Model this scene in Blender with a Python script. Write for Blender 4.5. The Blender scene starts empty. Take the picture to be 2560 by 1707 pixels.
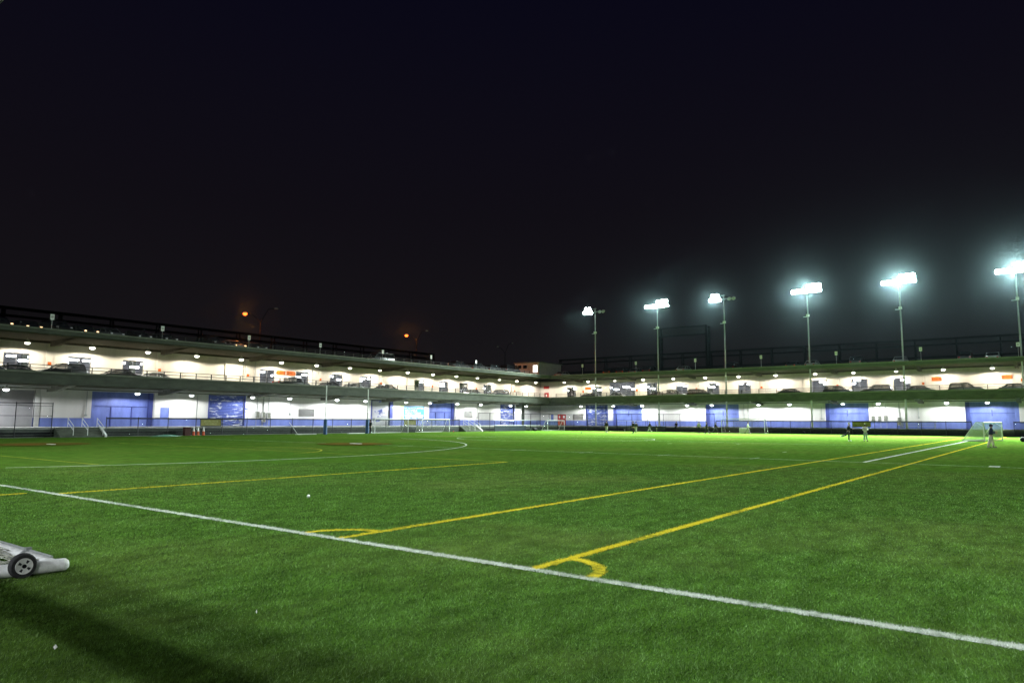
import bpy, math, random
import numpy as np
from mathutils import Vector, Matrix
random.seed(7); RNG = np.random.default_rng(11)
scene = bpy.context.scene
COL = scene.collection

# ------------------------------------------------------------------ camera
CAM_Z = 1.95
F_PX, HORIZON, ROLL, AZ = 1784.64, 1050.92, -0.0049, 0.6488
pitch = math.atan((HORIZON - 853.5) / F_PX)
fwd = Vector((math.cos(AZ) * math.cos(pitch), math.sin(AZ) * math.cos(pitch), math.sin(pitch)))
right = Vector((math.sin(AZ), -math.cos(AZ), 0.0))
up = right.cross(fwd)
r2 = right * math.cos(ROLL) - up * math.sin(ROLL)
u2 = right * math.sin(ROLL) + up * math.cos(ROLL)
camd = bpy.data.cameras.new('camera'); cam = bpy.data.objects.new('camera', camd); COL.objects.link(cam)
camd.sensor_fit = 'HORIZONTAL'; camd.sensor_width = 36.0; camd.lens = F_PX / 2560 * 36.0
camd.clip_start = 0.05; camd.clip_end = 4000
cam.matrix_world = Matrix(((r2.x, u2.x, -fwd.x, 0), (r2.y, u2.y, -fwd.y, 0), (r2.z, u2.z, -fwd.z, CAM_Z), (0, 0, 0, 1)))
scene.camera = cam

# ------------------------------------------------------------------ night sky
world = bpy.data.worlds.new('World'); scene.world = world; world.use_nodes = True
wn, wl = world.node_tree.nodes, world.node_tree.links
wn.clear()
wout = wn.new('ShaderNodeOutputWorld')
bg1 = wn.new('ShaderNodeBackground'); bg2 = wn.new('ShaderNodeBackground'); addw = wn.new('ShaderNodeAddShader')
sky = wn.new('ShaderNodeTexSky'); sky.sky_type = 'NISHITA'; sky.sun_disc = False
sky.sun_elevation = math.radians(-6.0); sky.sun_rotation = math.radians(250)
wl.new(sky.outputs[0], bg1.inputs[0]); bg1.inputs[1].default_value = 0.05
tcw = wn.new('ShaderNodeTexCoord'); sepw = wn.new('ShaderNodeSeparateXYZ'); rampw = wn.new('ShaderNodeValToRGB')
wl.new(tcw.outputs['Generated'], sepw.inputs[0]); wl.new(sepw.outputs[2], rampw.inputs[0])
els = rampw.color_ramp.elements
els[0].position = 0.0; els[0].color = (0.0098, 0.0083, 0.0092, 1)
els[1].position = 0.55; els[1].color = (0.0026, 0.0024, 0.0082, 1)
e = els.new(0.12); e.color = (0.0074, 0.0062, 0.0078, 1)
e = els.new(0.28); e.color = (0.0052, 0.0042, 0.0070, 1)
wl.new(rampw.outputs[0], bg2.inputs[0]); bg2.inputs[1].default_value = 1.0
wl.new(bg1.outputs[0], addw.inputs[0]); wl.new(bg2.outputs[0], addw.inputs[1]); wl.new(addw.outputs[0], wout.inputs[0])

vs = scene.view_settings
vs.view_transform = 'Standard'; vs.look = 'None'; vs.exposure = 0.0; vs.gamma = 1.0; vs.use_curve_mapping = False
cy = scene.cycles
cy.use_denoising = True; cy.max_bounces = 6; cy.diffuse_bounces = 2; cy.glossy_bounces = 2; cy.transmission_bounces = 4
cy.transparent_max_bounces = 24; cy.volume_bounces = 0; cy.sample_clamp_indirect = 3.0; cy.sample_clamp_direct = 0.0
cy.caustics_reflective = False; cy.caustics_refractive = False
try: cy.use_light_tree = True
except Exception: pass

# powers of the lamps the place has
P_TOWER, P_TOWER_HALF, P_NEAR, P_NEARDOCK = 330000.0, 165000.0, 25000.0, 1350.0
P_UP, P_LOW = 1250.0, 1500.0
C_TOWER, C_UP, C_LOW, C_SODIUM = (0.86, 1.0, 0.94), (1.0, 0.93, 0.81), (0.90, 0.95, 1.0), (1.0, 0.22, 0.03)

# ------------------------------------------------------------------ materials
MATS = {}
def pm(name, col, rough=0.7, var=0.18, scale=2.0, bump=0.0, metal=0.0, spec=0.3, stretch=(1, 1, 1), col2=None, emit=0.0, emitcol=None):
    if name in MATS: return MATS[name]
    m = bpy.data.materials.new(name); m.use_nodes = True
    nt = m.node_tree; b = nt.nodes['Principled BSDF']
    b.inputs['Roughness'].default_value = rough; b.inputs['Metallic'].default_value = metal
    b.inputs['Specular IOR Level'].default_value = spec
    tc = nt.nodes.new('ShaderNodeTexCoord'); mp = nt.nodes.new('ShaderNodeMapping')
    mp.inputs['Scale'].default_value = stretch
    nt.links.new(tc.outputs['Object'], mp.inputs[0])
    n = nt.nodes.new('ShaderNodeTexNoise'); n.inputs['Scale'].default_value = scale; n.inputs['Detail'].default_value = 6
    n.inputs['Roughness'].default_value = 0.62
    nt.links.new(mp.outputs[0], n.inputs[0])
    mx = nt.nodes.new('ShaderNodeValToRGB')
    c2 = col2 or tuple(min(1, c * (1 + var)) for c in col)
    c1 = tuple(c * (1 - var) for c in col)
    mx.color_ramp.elements[0].position = 0.3; mx.color_ramp.elements[1].position = 0.7
    mx.color_ramp.elements[0].color = (*c1, 1); mx.color_ramp.elements[1].color = (*c2, 1)
    nt.links.new(n.outputs[0], mx.inputs[0]); nt.links.new(mx.outputs[0], b.inputs['Base Color'])
    if bump:
        bp = nt.nodes.new('ShaderNodeBump'); bp.inputs['Strength'].default_value = bump; bp.inputs['Distance'].default_value = 0.02
        n2 = nt.nodes.new('ShaderNodeTexNoise'); n2.inputs['Scale'].default_value = scale * 8; n2.inputs['Detail'].default_value = 4
        nt.links.new(mp.outputs[0], n2.inputs[0]); nt.links.new(n2.outputs[0], bp.inputs['Height']); nt.links.new(bp.outputs[0], b.inputs['Normal'])
    if emit:
        b.inputs['Emission Color'].default_value = (*(emitcol or col), 1); b.inputs['Emission Strength'].default_value = emit
        try: m.cycles.emission_sampling = 'NONE'
        except Exception: pass
    MATS[name] = m
    return m

def veil(name, col, alpha, rough=0.8):
    """open mesh or glass seen from far off: part passes, part scatters"""
    if name in MATS: return MATS[name]
    m = bpy.data.materials.new(name); m.use_nodes = True
    nt = m.node_tree; nt.nodes.clear()
    o = nt.nodes.new('ShaderNodeOutputMaterial'); mix = nt.nodes.new('ShaderNodeMixShader')
    t = nt.nodes.new('ShaderNodeBsdfTransparent'); d = nt.nodes.new('ShaderNodeBsdfPrincipled')
    d.inputs['Base Color'].default_value = (*col, 1); d.inputs['Roughness'].default_value = rough
    tc = nt.nodes.new('ShaderNodeTexCoord'); n = nt.nodes.new('ShaderNodeTexNoise'); n.inputs['Scale'].default_value = 3.0
    mr = nt.nodes.new('ShaderNodeMapRange'); mr.inputs['To Min'].default_value = alpha * 0.8; mr.inputs['To Max'].default_value = min(1, alpha * 1.2)
    nt.links.new(tc.outputs['Object'], n.inputs[0]); nt.links.new(n.outputs[0], mr.inputs[0]); nt.links.new(mr.outputs[0], mix.inputs[0])
    nt.links.new(t.outputs[0], mix.inputs[1]); nt.links.new(d.outputs[0], mix.inputs[2]); nt.links.new(mix.outputs[0], o.inputs[0])
    MATS[name] = m
    return m

def glass(name='window_glass'):
    if name in MATS: return MATS[name]
    m = bpy.data.materials.new(name); m.use_nodes = True
    nt = m.node_tree; nt.nodes.clear()
    o = nt.nodes.new('ShaderNodeOutputMaterial'); mix = nt.nodes.new('ShaderNodeMixShader')
    t = nt.nodes.new('ShaderNodeBsdfTransparent'); g = nt.nodes.new('ShaderNodeBsdfGlossy')
    t.inputs[0].default_value = (0.80, 0.84, 0.86, 1); g.inputs['Roughness'].default_value = 0.06
    fr = nt.nodes.new('ShaderNodeFresnel'); fr.inputs[0].default_value = 1.5
    n = nt.nodes.new('ShaderNodeTexNoise'); n.inputs['Scale'].default_value = 2.0
    ad = nt.nodes.new('ShaderNodeMath'); ad.operation = 'MULTIPLY_ADD'; ad.inputs[1].default_value = 0.10
    nt.links.new(n.outputs[0], ad.inputs[0]); nt.links.new(fr.outputs[0], ad.inputs[2])
    nt.links.new(ad.outputs[0], mix.inputs[0]); nt.links.new(t.outputs[0], mix.inputs[1]); nt.links.new(g.outputs[0], mix.inputs[2])
    nt.links.new(mix.outputs[0], o.inputs[0])
    MATS[name] = m
    return m

def wallmat(name, col, dado=None, dado_z=2.0, stain=0.25):
    """painted masonry: dado band by height, faint course relief, runs of grime"""
    m = bpy.data.materials.new(name); m.use_nodes = True
    nt = m.node_tree; L = nt.links; b = nt.nodes['Principled BSDF']; b.inputs['Roughness'].default_value = 0.62
    b.inputs['Specular IOR Level'].default_value = 0.25
    g = nt.nodes.new('ShaderNodeNewGeometry'); sp = nt.nodes.new('ShaderNodeSeparateXYZ'); L.new(g.outputs['Position'], sp.inputs[0])
    mp = nt.nodes.new('ShaderNodeMapping'); mp.inputs['Scale'].default_value = (1.6, 1.6, 0.16); L.new(g.outputs['Position'], mp.inputs[0])
    n = nt.nodes.new('ShaderNodeTexNoise'); n.inputs['Scale'].default_value = 1.0; n.inputs['Detail'].default_value = 8; L.new(mp.outputs[0], n.inputs[0])
    n3 = nt.nodes.new('ShaderNodeTexNoise'); n3.inputs['Scale'].default_value = 0.22; n3.inputs['Detail'].default_value = 3; L.new(g.outputs['Position'], n3.inputs[0])
    mul = nt.nodes.new('ShaderNodeMath'); mul.operation = 'MULTIPLY'; L.new(n.outputs[0], mul.inputs[0]); L.new(n3.outputs[0], mul.inputs[1])
    rp = nt.nodes.new('ShaderNodeValToRGB'); rp.color_ramp.elements[0].position = 0.16; rp.color_ramp.elements[1].position = 0.30
    rp.color_ramp.elements[0].color = (*[c * (1 - stain) for c in col], 1); rp.color_ramp.elements[1].color = (*col, 1)
    L.new(mul.outputs[0], rp.inputs[0])
    out = rp.outputs[0]
    if dado:
        gt = nt.nodes.new('ShaderNodeMath'); gt.operation = 'LESS_THAN'; gt.inputs[1].default_value = dado_z; L.new(sp.outputs[2], gt.inputs[0])
        rd = nt.nodes.new('ShaderNodeValToRGB'); rd.color_ramp.elements[0].position = 0.15; rd.color_ramp.elements[1].position = 0.34
        rd.color_ramp.elements[0].color = (*[c * 0.75 for c in dado], 1); rd.color_ramp.elements[1].color = (*dado, 1); L.new(mul.outputs[0], rd.inputs[0])
        mx = nt.nodes.new('ShaderNodeMix'); mx.data_type = 'RGBA'
        L.new(gt.outputs[0], mx.inputs[0]); L.new(out, mx.inputs[6]); L.new(rd.outputs[0], mx.inputs[7]); out = mx.outputs[2]
    L.new(out, b.inputs['Base Color'])
    w = nt.nodes.new('ShaderNodeTexWave'); w.wave_type = 'BANDS'; w.bands_direction = 'Z'; w.inputs['Scale'].default_value = 0.8
    L.new(g.outputs['Position'], w.inputs[0])
    bp = nt.nodes.new('ShaderNodeBump'); bp.inputs['Strength'].default_value = 0.12; bp.inputs['Distance'].default_value = 0.01
    L.new(w.outputs[0], bp.inputs['Height']); L.new(bp.outputs[0], b.inputs['Normal'])
    MATS[name] = m
    return m

def turfmat(name, dark, light, dry, bladed=False):
    m = bpy.data.materials.new(name); m.use_nodes = True
    nt = m.node_tree; L = nt.links; b = nt.nodes['Principled BSDF']
    b.inputs['Roughness'].default_value = 1.0; b.inputs['Specular IOR Level'].default_value = 0.0
    g = nt.nodes.new('ShaderNodeNewGeometry')
    def noise(sc, det, st=(1, 1, 1)):
        mp = nt.nodes.new('ShaderNodeMapping'); mp.inputs['Scale'].default_value = st; L.new(g.outputs['Position'], mp.inputs[0])
        n = nt.nodes.new('ShaderNodeTexNoise'); n.inputs['Scale'].default_value = sc; n.inputs['Detail'].default_value = det
        n.inputs['Roughness'].default_value = 0.65; L.new(mp.outputs[0], n.inputs[0]); return n.outputs[0]
    def ramp(src, p0, p1, c0, c1):
        r = nt.nodes.new('ShaderNodeValToRGB'); r.color_ramp.elements[0].position = p0; r.color_ramp.elements[1].position = p1
        r.color_ramp.elements[0].color = c0; r.color_ramp.elements[1].color = c1; L.new(src, r.inputs[0]); return r.outputs[0]
    def mix(f, a, c, fac=None):
        x = nt.nodes.new('ShaderNodeMix'); x.data_type = 'RGBA'
        if f is not None: L.new(f, x.inputs[0])
        else: x.inputs[0].default_value = fac
        L.new(a, x.inputs[6]); L.new(c, x.inputs[7]); return x.outputs[2]
    if bladed:
        r_ = nt.nodes.new('ShaderNodeValToRGB'); L.new(g.outputs['Random Per Island'], r_.inputs[0]); e_ = r_.color_ramp.elements
        e_[0].position = 0.0; e_[0].color = (*[c_ * 0.55 for c_ in dark], 1); e_[1].position = 1.0; e_[1].color = (*[min(1, c_ * 1.9 + 0.04) for c_ in light], 1)
        k_ = e_.new(0.35); k_.color = (*dark, 1); k_ = e_.new(0.86); k_.color = (*light, 1); base = r_.outputs[0]
    else:
        base = ramp(noise(26, 5), 0.32, 0.70, (*dark, 1), (*light, 1))
    big = ramp(noise(0.11, 5), 0.46, 0.72, (0, 0, 0, 1), (1, 1, 1, 1))
    dr = nt.nodes.new('ShaderNodeRGB'); dr.outputs[0].default_value = (*dry, 1)
    half = nt.nodes.new('ShaderNodeMath'); half.operation = 'MULTIPLY'; half.inputs[1].default_value = 0.55; L.new(big, half.inputs[0])
    c = mix(half.outputs[0], base, dr.outputs[0])
    mid = ramp(noise(1.3, 6, (1, 1.8, 1)), 0.33, 0.68, (0.62, 0.62, 0.62, 1), (1.25, 1.25, 1.25, 1))
    mm = nt.nodes.new('ShaderNodeMix'); mm.data_type = 'RGBA'; mm.blend_type = 'MULTIPLY'; mm.inputs[0].default_value = 1.0
    L.new(c, mm.inputs[6]); L.new(mid, mm.inputs[7])
    L.new(mm.outputs[2], b.inputs['Base Color'])
    if not bladed:
        bp = nt.nodes.new('ShaderNodeBump'); bp.inputs['Strength'].default_value = 0.75; bp.inputs['Distance'].default_value = 0.03
        L.new(noise(34, 4), bp.inputs['Height']); L.new(bp.outputs[0], b.inputs['Normal'])
    MATS[name] = m
    return m

# ------------------------------------------------------------------ mesh helpers
class MB:
    def __init__(s): s.v = []; s.f = []
    def add(s, vs_, fs):
        o = len(s.v); s.v += [tuple(p) for p in vs_]; s.f += [tuple(i + o for i in f) for f in fs]; return s
    def box(s, x0, x1, y0, y1, z0, z1):
        x0, x1 = min(x0, x1), max(x0, x1); y0, y1 = min(y0, y1), max(y0, y1); z0, z1 = min(z0, z1), max(z0, z1)
        return s.add([(x0, y0, z0), (x1, y0, z0), (x1, y1, z0), (x0, y1, z0), (x0, y0, z1), (x1, y0, z1), (x1, y1, z1), (x0, y1, z1)],
                     [(0, 3, 2, 1), (4, 5, 6, 7), (0, 1, 5, 4), (1, 2, 6, 5), (2, 3, 7, 6), (3, 0, 4, 7)])
    def tube(s, p0, p1, r0, r1=None, n=8):
        r1 = r0 if r1 is None else r1
        p0 = Vector(p0); p1 = Vector(p1); d = (p1 - p0)
        if d.length < 1e-6: return s
        d.normalize(); a = d.orthogonal().normalized(); b = d.cross(a)
        vv = [p0 + (a * math.cos(t) + b * math.sin(t)) * r0 for t in [2 * math.pi * i / n for i in range(n)]]
        vv += [p1 + (a * math.cos(t) + b * math.sin(t)) * r1 for t in [2 * math.pi * i / n for i in range(n)]]
        fs = [(i, (i + 1) % n, n + (i + 1) % n, n + i) for i in range(n)] + [tuple(range(n - 1, -1, -1)), tuple(range(n, 2 * n))]
        return s.add(vv, fs)
    def lathe(s, prof, c=(0, 0, 0), n=14, axis='z'):
        vv = []
        for r, h in prof:
            for i in range(n):
                t = 2 * math.pi * i / n; p = (r * math.cos(t), r * math.sin(t), h)
                if axis == 'x': p = (p[2], p[0], p[1])
                if axis == 'y': p = (p[0], p[2], p[1])
                vv.append((p[0] + c[0], p[1] + c[1], p[2] + c[2]))
        fs = []
        for k in range(len(prof) - 1):
            for i in range(n): fs.append((k * n + i, k * n + (i + 1) % n, (k + 1) * n + (i + 1) % n, (k + 1) * n + i))
        fs.append(tuple(range(n - 1, -1, -1))); fs.append(tuple(range((len(prof) - 1) * n, len(prof) * n)))
        return s.add(vv, fs)
    def prism(s, pts, fmap, a, b):
        """polygon pts (p,q) swept from a to b along the third axis; fmap(p,q,t)->xyz"""
        n = len(pts)
        vv = [fmap(p, q, a) for p, q in pts] + [fmap(p, q, b) for p, q in pts]
        return s.add(vv, [tuple(range(n - 1, -1, -1)), tuple(range(n, 2 * n))] + [(i, (i + 1) % n, n + (i + 1) % n, n + i) for i in range(n)])
    def quad(s, a, b, c, d): return s.add([a, b, c, d], [(0, 1, 2, 3)])
BASE = {}
def mesh_from(mb, name, mat, off=(0, 0, 0), smooth=False):
    me = bpy.data.meshes.new(name)
    o = Vector(off)
    me.from_pydata([tuple(Vector(p) - o) for p in mb.v], [], mb.f)
    me.validate(); 
    import bmesh
    bm = bmesh.new(); bm.from_mesh(me); bmesh.ops.recalc_face_normals(bm, faces=bm.faces); bm.to_mesh(me); bm.free()
    if smooth:
        for p in me.polygons: p.use_smooth = True
        try: me.set_sharp_from_angle(angle=math.radians(40))
        except Exception: pass
    me.materials.append(mat)
    return me
def tag(o, label=None, cat=None, group=None, kind=None):
    if label: o['label'] = label
    if cat: o['category'] = cat
    if group: o['group'] = group
    if kind: o['kind'] = kind
    return o
def empty(name, loc, label=None, cat=None, group=None, base=None):
    o = bpy.data.objects.new(name, None); COL.objects.link(o); o.location = loc; o.empty_display_size = 0.3
    BASE[o.name] = Vector(base if base is not None else loc)
    return tag(o, label, cat, group)
def part(name, mb, mat, parent, smooth=False, label=None):
    off = BASE[parent.name]
    o = bpy.data.objects.new(name, mesh_from(mb, name, mat, off, smooth)); COL.objects.link(o); o.parent = parent
    BASE[o.name] = off
    if label: o['label'] = label
    return o
def solo(name, mb, mat, label=None, cat=None, group=None, kind=None, smooth=False):
    A = np.array(mb.v); lo, hi = A.min(0), A.max(0)
    base = Vector(((lo[0] + hi[0]) / 2, (lo[1] + hi[1]) / 2, lo[2]))
    o = bpy.data.objects.new(name, mesh_from(mb, name, mat, base, smooth)); COL.objects.link(o); o.location = base
    BASE[o.name] = base
    return tag(o, label, cat, group, kind)
def copy_tree(o, parent=None):
    c = o.copy(); COL.objects.link(c); c.parent = parent
    for ch in list(o.children): copy_tree(ch, c)
    return c
def light(name, kind, loc, power, col, parent, radius=0.15, aim=None, size=None, blend=0.4):
    ld = bpy.data.lights.new(name, kind); ld.energy = power; ld.color = col; ld.shadow_soft_size = radius
    o = bpy.data.objects.new(name, ld); COL.objects.link(o); o.parent = parent
    o.location = Vector(loc) - BASE[parent.name]
    if kind == 'SPOT':
        ld.spot_size = size; ld.spot_blend = blend
        o.rotation_euler = (Vector(aim) - Vector(loc)).to_track_quat('-Z', 'Y').to_euler()
    return o
def lettering(body, size, loc, rot, mat, parent, name='lettering', align='CENTER', sx=1.0):
    c = bpy.data.curves.new(name, 'FONT'); c.body = body; c.size = size; c.align_x = align; c.align_y = 'CENTER'; c.extrude = 0.004
    c.resolution_u = 2; c.materials.append(mat)
    t = bpy.data.objects.new(name, c); COL.objects.link(t); bpy.context.view_layer.update()
    me = bpy.data.meshes.new_from_object(t.evaluated_get(bpy.context.evaluated_depsgraph_get())); bpy.data.objects.remove(t)
    me.materials.clear(); me.materials.append(mat)
    o = bpy.data.objects.new(name, me); COL.objects.link(o); o.parent = parent
    o.location = Vector(loc) - BASE[parent.name]; o.rotation_euler = rot; o.scale = (sx, 1, 1)
    return o
ORD = ['first', 'second', 'third', 'fourth', 'fifth', 'sixth', 'seventh', 'eighth', 'ninth', 'tenth', 'eleventh', 'twelfth', 'thirteenth',
       'fourteenth', 'fifteenth', 'sixteenth', 'seventeenth', 'eighteenth', 'nineteenth', 'twentieth']

# palette
CREAM = wallmat('cream_wall_paint', (0.70, 0.66, 0.58), stain=0.10)
WHITEW = wallmat('white_wall_paint_blue_dado', (0.70, 0.69, 0.66), (0.15, 0.20, 0.52), 2.0, 0.09)
BLUE = pm('blue_door_paint', (0.14, 0.19, 0.50), 0.5, 0.28, 0.9, 0.2, stretch=(1, 1, 0.35))
BLUE2 = pm('blue_frame_paint', (0.06, 0.08, 0.28), 0.5, 0.15, 1.5)
CONC = pm('weathered_concrete', (0.052, 0.060, 0.046), 0.85, 0.35, 0.7, 0.4, stretch=(1, 1, 2.5))
CONCL = pm('pale_painted_concrete', (0.125, 0.135, 0.105), 0.8, 0.25, 1.3, 0.3)
SOFFIT = pm('soffit_concrete', (0.085, 0.08, 0.058), 0.9, 0.25, 0.8, 0.3)
DOCK = pm('dock_front_concrete', (0.10, 0.115, 0.095), 0.9, 0.5, 0.9, 0.4, stretch=(1, 1, 3))
DOCKTOP = pm('dock_edge_concrete', (0.50, 0.50, 0.47), 0.8, 0.2, 1.0, 0.2)
ASPH = pm('asphalt', (0.05, 0.05, 0.052), 0.9, 0.3, 3, 0.3)
BLACKM = pm('black_powder_coat', (0.018, 0.019, 0.022), 0.5, 0.2, 5)
STEEL = pm('galvanised_steel', (0.42, 0.44, 0.44), 0.42, 0.15, 6, metal=0.7)
DKSTEEL = pm('dark_painted_steel', (0.005, 0.0055, 0.0065), 0.8, 0.2, 3, spec=0.02)
WHITEM = pm('white_painted_metal', (0.72, 0.73, 0.72), 0.4, 0.12, 5)
GREYM = pm('grey_enclosure_paint', (0.48, 0.48, 0.46), 0.5, 0.1, 4)
ORANGE = pm('orange_sign_face', (0.62, 0.13, 0.012), 0.5, 0.05, 3)
BLACKP = pm('black_print', (0.02, 0.015, 0.01), 0.6, 0.1, 3)
WHITEP = pm('white_print', (0.78, 0.78, 0.76), 0.6, 0.06, 3)
RUBBER = pm('tyre_rubber', (0.02, 0.02, 0.021), 0.85, 0.25, 12, 0.2)
CARGLASS = pm('car_glass', (0.015, 0.018, 0.02), 0.06, 0.1, 2, spec=0.6)
CHAIN = veil('chain_link_mesh', (0.05, 0.055, 0.07), 0.20)
WINDSCREEN = veil('dark_windscreen_mesh', (0.03, 0.04, 0.035), 0.55)
NETTING = veil('white_goal_net', (0.75, 0.80, 0.72), 0.11)
NETGREEN = veil('green_white_goal_net', (0.55, 0.68, 0.50), 0.42)
DKNET = veil('dark_roof_netting', (0.006, 0.006, 0.007), 0.35)
GLASS = glass()
RED = pm('red_door_paint', (0.42, 0.035, 0.03), 0.5, 0.15, 2)
LENS_T = pm('floodlight_lens', (0.9, 1.0, 0.97), 0.3, 0.0, 1, emit=160.0, emitcol=(0.80, 1.0, 0.95))
LENS_U = pm('upper_lamp_refractor', (1, 0.95, 0.85), 0.3, 0.0, 1, emit=12.0, emitcol=(1.0, 0.94, 0.84))
LENS_L = pm('lower_lamp_refractor', (0.92, 0.96, 1), 0.3, 0.0, 1, emit=18.0, emitcol=(0.90, 0.95, 1.0))
LENS_S = pm('sodium_lens', (1, 0.5, 0.15), 0.3, 0.0, 1, emit=4.0, emitcol=(1.0, 0.17, 0.022))

for lm in (LENS_U, LENS_L):      # no two fittings burn alike
    nt = lm.node_tree; oi = nt.nodes.new('ShaderNodeObjectInfo'); mr = nt.nodes.new('ShaderNodeMapRange'); b = nt.nodes['Principled BSDF']
    k = b.inputs['Emission Strength'].default_value; mr.inputs['To Min'].default_value = k * 0.25; mr.inputs['To Max'].default_value = k * 1.5
    nt.links.new(oi.outputs['Random'], mr.inputs[0]); nt.links.new(mr.outputs[0], b.inputs['Emission Strength'])

# ------------------------------------------------------------------ ground and turf
tag(solo('ground', MB().box(-80, 270, -80, 300, -0.6, -0.30), ASPH), kind='structure')
TURF = turfmat('artificial_turf', (0.035, 0.084, 0.010), (0.088, 0.178, 0.024), (0.125, 0.155, 0.034))
BLADE = turfmat('turf_fibre', (0.030, 0.074, 0.015), (0.112, 0.192, 0.058), (0.148, 0.180, 0.066), True)
mb = MB(); nx, ny = 84, 82
xs = np.linspace(-0.6, 124.45, nx); ys = np.linspace(-40, 82.35, ny)
mb.add([(x, y, 0.0) for y in ys for x in xs], [(j * nx + i, j * nx + i + 1, (j + 1) * nx + i + 1, (j + 1) * nx + i) for j in range(ny - 1) for i in range(nx - 1)])
turf = tag(solo('turf_field', mb, TURF), 'green artificial turf pitch with white and yellow lines', kind='structure')
def paintmat(name, col, wear=0.5):
    m = bpy.data.materials.new(name); m.use_nodes = True
    nt = m.node_tree; L = nt.links; b = nt.nodes['Principled BSDF']; b.inputs['Roughness'].default_value = 1.0; b.inputs['Specular IOR Level'].default_value = 0.0
    g = nt.nodes.new('ShaderNodeNewGeometry'); n = nt.nodes.new('ShaderNodeTexNoise'); n.inputs['Scale'].default_value = 9; n.inputs['Detail'].default_value = 6
    L.new(g.outputs['Position'], n.inputs[0])
    n2 = nt.nodes.new('ShaderNodeTexNoise'); n2.inputs['Scale'].default_value = 0.5; n2.inputs['Detail'].default_value = 3; L.new(g.outputs['Position'], n2.inputs[0])
    ad = nt.nodes.new('ShaderNodeMath'); ad.operation = 'ADD'; L.new(n.outputs[0], ad.inputs[0]); L.new(n2.outputs[0], ad.inputs[1])
    r = nt.nodes.new('ShaderNodeValToRGB'); r.color_ramp.elements[0].position = 0.36 + 0.10 * wear; r.color_ramp.elements[1].position = 0.44 + 0.16 * wear
    h = nt.nodes.new('ShaderNodeMath'); h.operation = 'MULTIPLY'; h.inputs[1].default_value = 0.5; L.new(ad.outputs[0], h.inputs[0]); L.new(h.outputs[0], r.inputs[0])
    r.color_ramp.elements[0].color = (*[c * 0.45 + d * 0.55 for c, d in zip(col, (0.04, 0.10, 0.02))], 1); r.color_ramp.elements[1].color = (*col, 1)
    L.new(r.outputs[0], b.inputs['Base Color']); MATS[name] = m
    return m
LW = paintmat('white_turf_inlay', (0.60, 0.62, 0.58), 0.3)
LWF = paintmat('faded_white_turf_inlay', (0.50, 0.56, 0.46), 0.6)
LY = paintmat('yellow_turf_inlay', (0.66, 0.53, 0.04), 0.3)
LYF = paintmat('faded_yellow_turf_inlay', (0.42, 0.40, 0.06), 0.6)
CLAY = paintmat('red_clay_turf_inlay', (0.125, 0.075, 0.018), 0.6)
TAN = paintmat('tan_edge_strip', (0.34, 0.24, 0.13), 0.5)
LINES = []     # (kind, data, halfwidth, material) for the fibre planting
zlay = [0.004]
def lay():
    zlay[0] += 0.0012
    return zlay[0]
def line(x0, y0, x1, y1, w, mat, lab=None):
    z = lay(); d = Vector((x1 - x0, y1 - y0, 0)); L_ = d.length; d.normalize(); n = Vector((-d.y, d.x, 0)); k = max(2, int(L_ / 0.6)); m = MB(); vv = []
    for i in range(k + 1):
        t = L_ * i / k; j0 = random.uniform(-0.012, 0.012); j1 = random.uniform(-0.012, 0.012)
        p = Vector((x0, y0, z)) + d * t
        vv += [p + n * (w / 2 + j0), p - n * (w / 2 + j1)]
    m.add(vv, [(2 * i, 2 * i + 1, 2 * i + 3, 2 * i + 2) for i in range(k)])
    o = part('painted_line', m, mat, turf, label=lab); LINES.append(('seg', (x0, y0, x1, y1), w / 2, mat, o)); return o
def arc(cx_, cy_, r, a0, a1, w, mat, lab=None, n=64):
    z = lay(); vv = []; m = MB()
    for i in range(n + 1):
        a = math.radians(a0 + (a1 - a0) * i / n)
        for rr in (r + w / 2 + random.uniform(-.008, .008), r - w / 2 + random.uniform(-.008, .008)): vv.append((cx_ + rr * math.cos(a), cy_ + rr * math.sin(a), z))
    m.add(vv, [(2 * i, 2 * i + 1, 2 * i + 3, 2 * i + 2) for i in range(n)])
    o = part('painted_line', m, mat, turf, label=lab); LINES.append(('arc', (cx_, cy_, r, a0, a1), w / 2, mat, o)); return o
line(7.86, -14, 7.86, 79, 0.115, LW, 'bold white sideline across the foreground')
line(7.92, 5.63, 121.5, 5.63, 0.12, LY); line(7.92, 9.56, 121.5, 9.56, 0.12, LY)
arc(7.92, 5.66, 0.90, -90, 0, 0.13, LY, 'yellow corner arc in the foreground'); arc(7.92, 9.58, 0.88, 0, 90, 0.11, LY)
line(7.92, 20.76, 27.1, 20.76, 0.10, LY); line(4.0, 21.5, 7.45, 21.5, 0.10, LY)
line(38.4, -8, 38.4, 79, 0.10, LWF); line(38.6, 7.62, 93, 7.62, 0.16, LW, 'bright white line between the two yellow lines')
line(27.0, 20.7, 27.0, 60, 0.09, LYF); line(13.8, 32.3, 13.8, 46, 0.09, LYF)
for yy in (28.5, 23.3, 18.1, 12.9, 33.8, 39.1): line(37.6, yy, 39.2, yy, 0.10, LWF)
for xx, yy in ((61, 22), (58, 27), (47, 14.0)): line(xx, yy, xx + 0.9, yy, 0.10, LWF)
line(38.0, 2.3, 39.0, 2.3, 0.4, LW)
arc(23.4, 60.3, 30.4, -115, -10, 0.13, LW, 'large white arc across the far left of the pitch', 110)
arc(23.2, 41.6, 7.4, -75, 75, 0.11, LYF); arc(65.2, 43.5, 10.6, 0, 360, 0.12, LWF, 'white centre circle of the far pitch', 90)
line(65.2, 12, 65.2, 79, 0.10, LWF)
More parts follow.
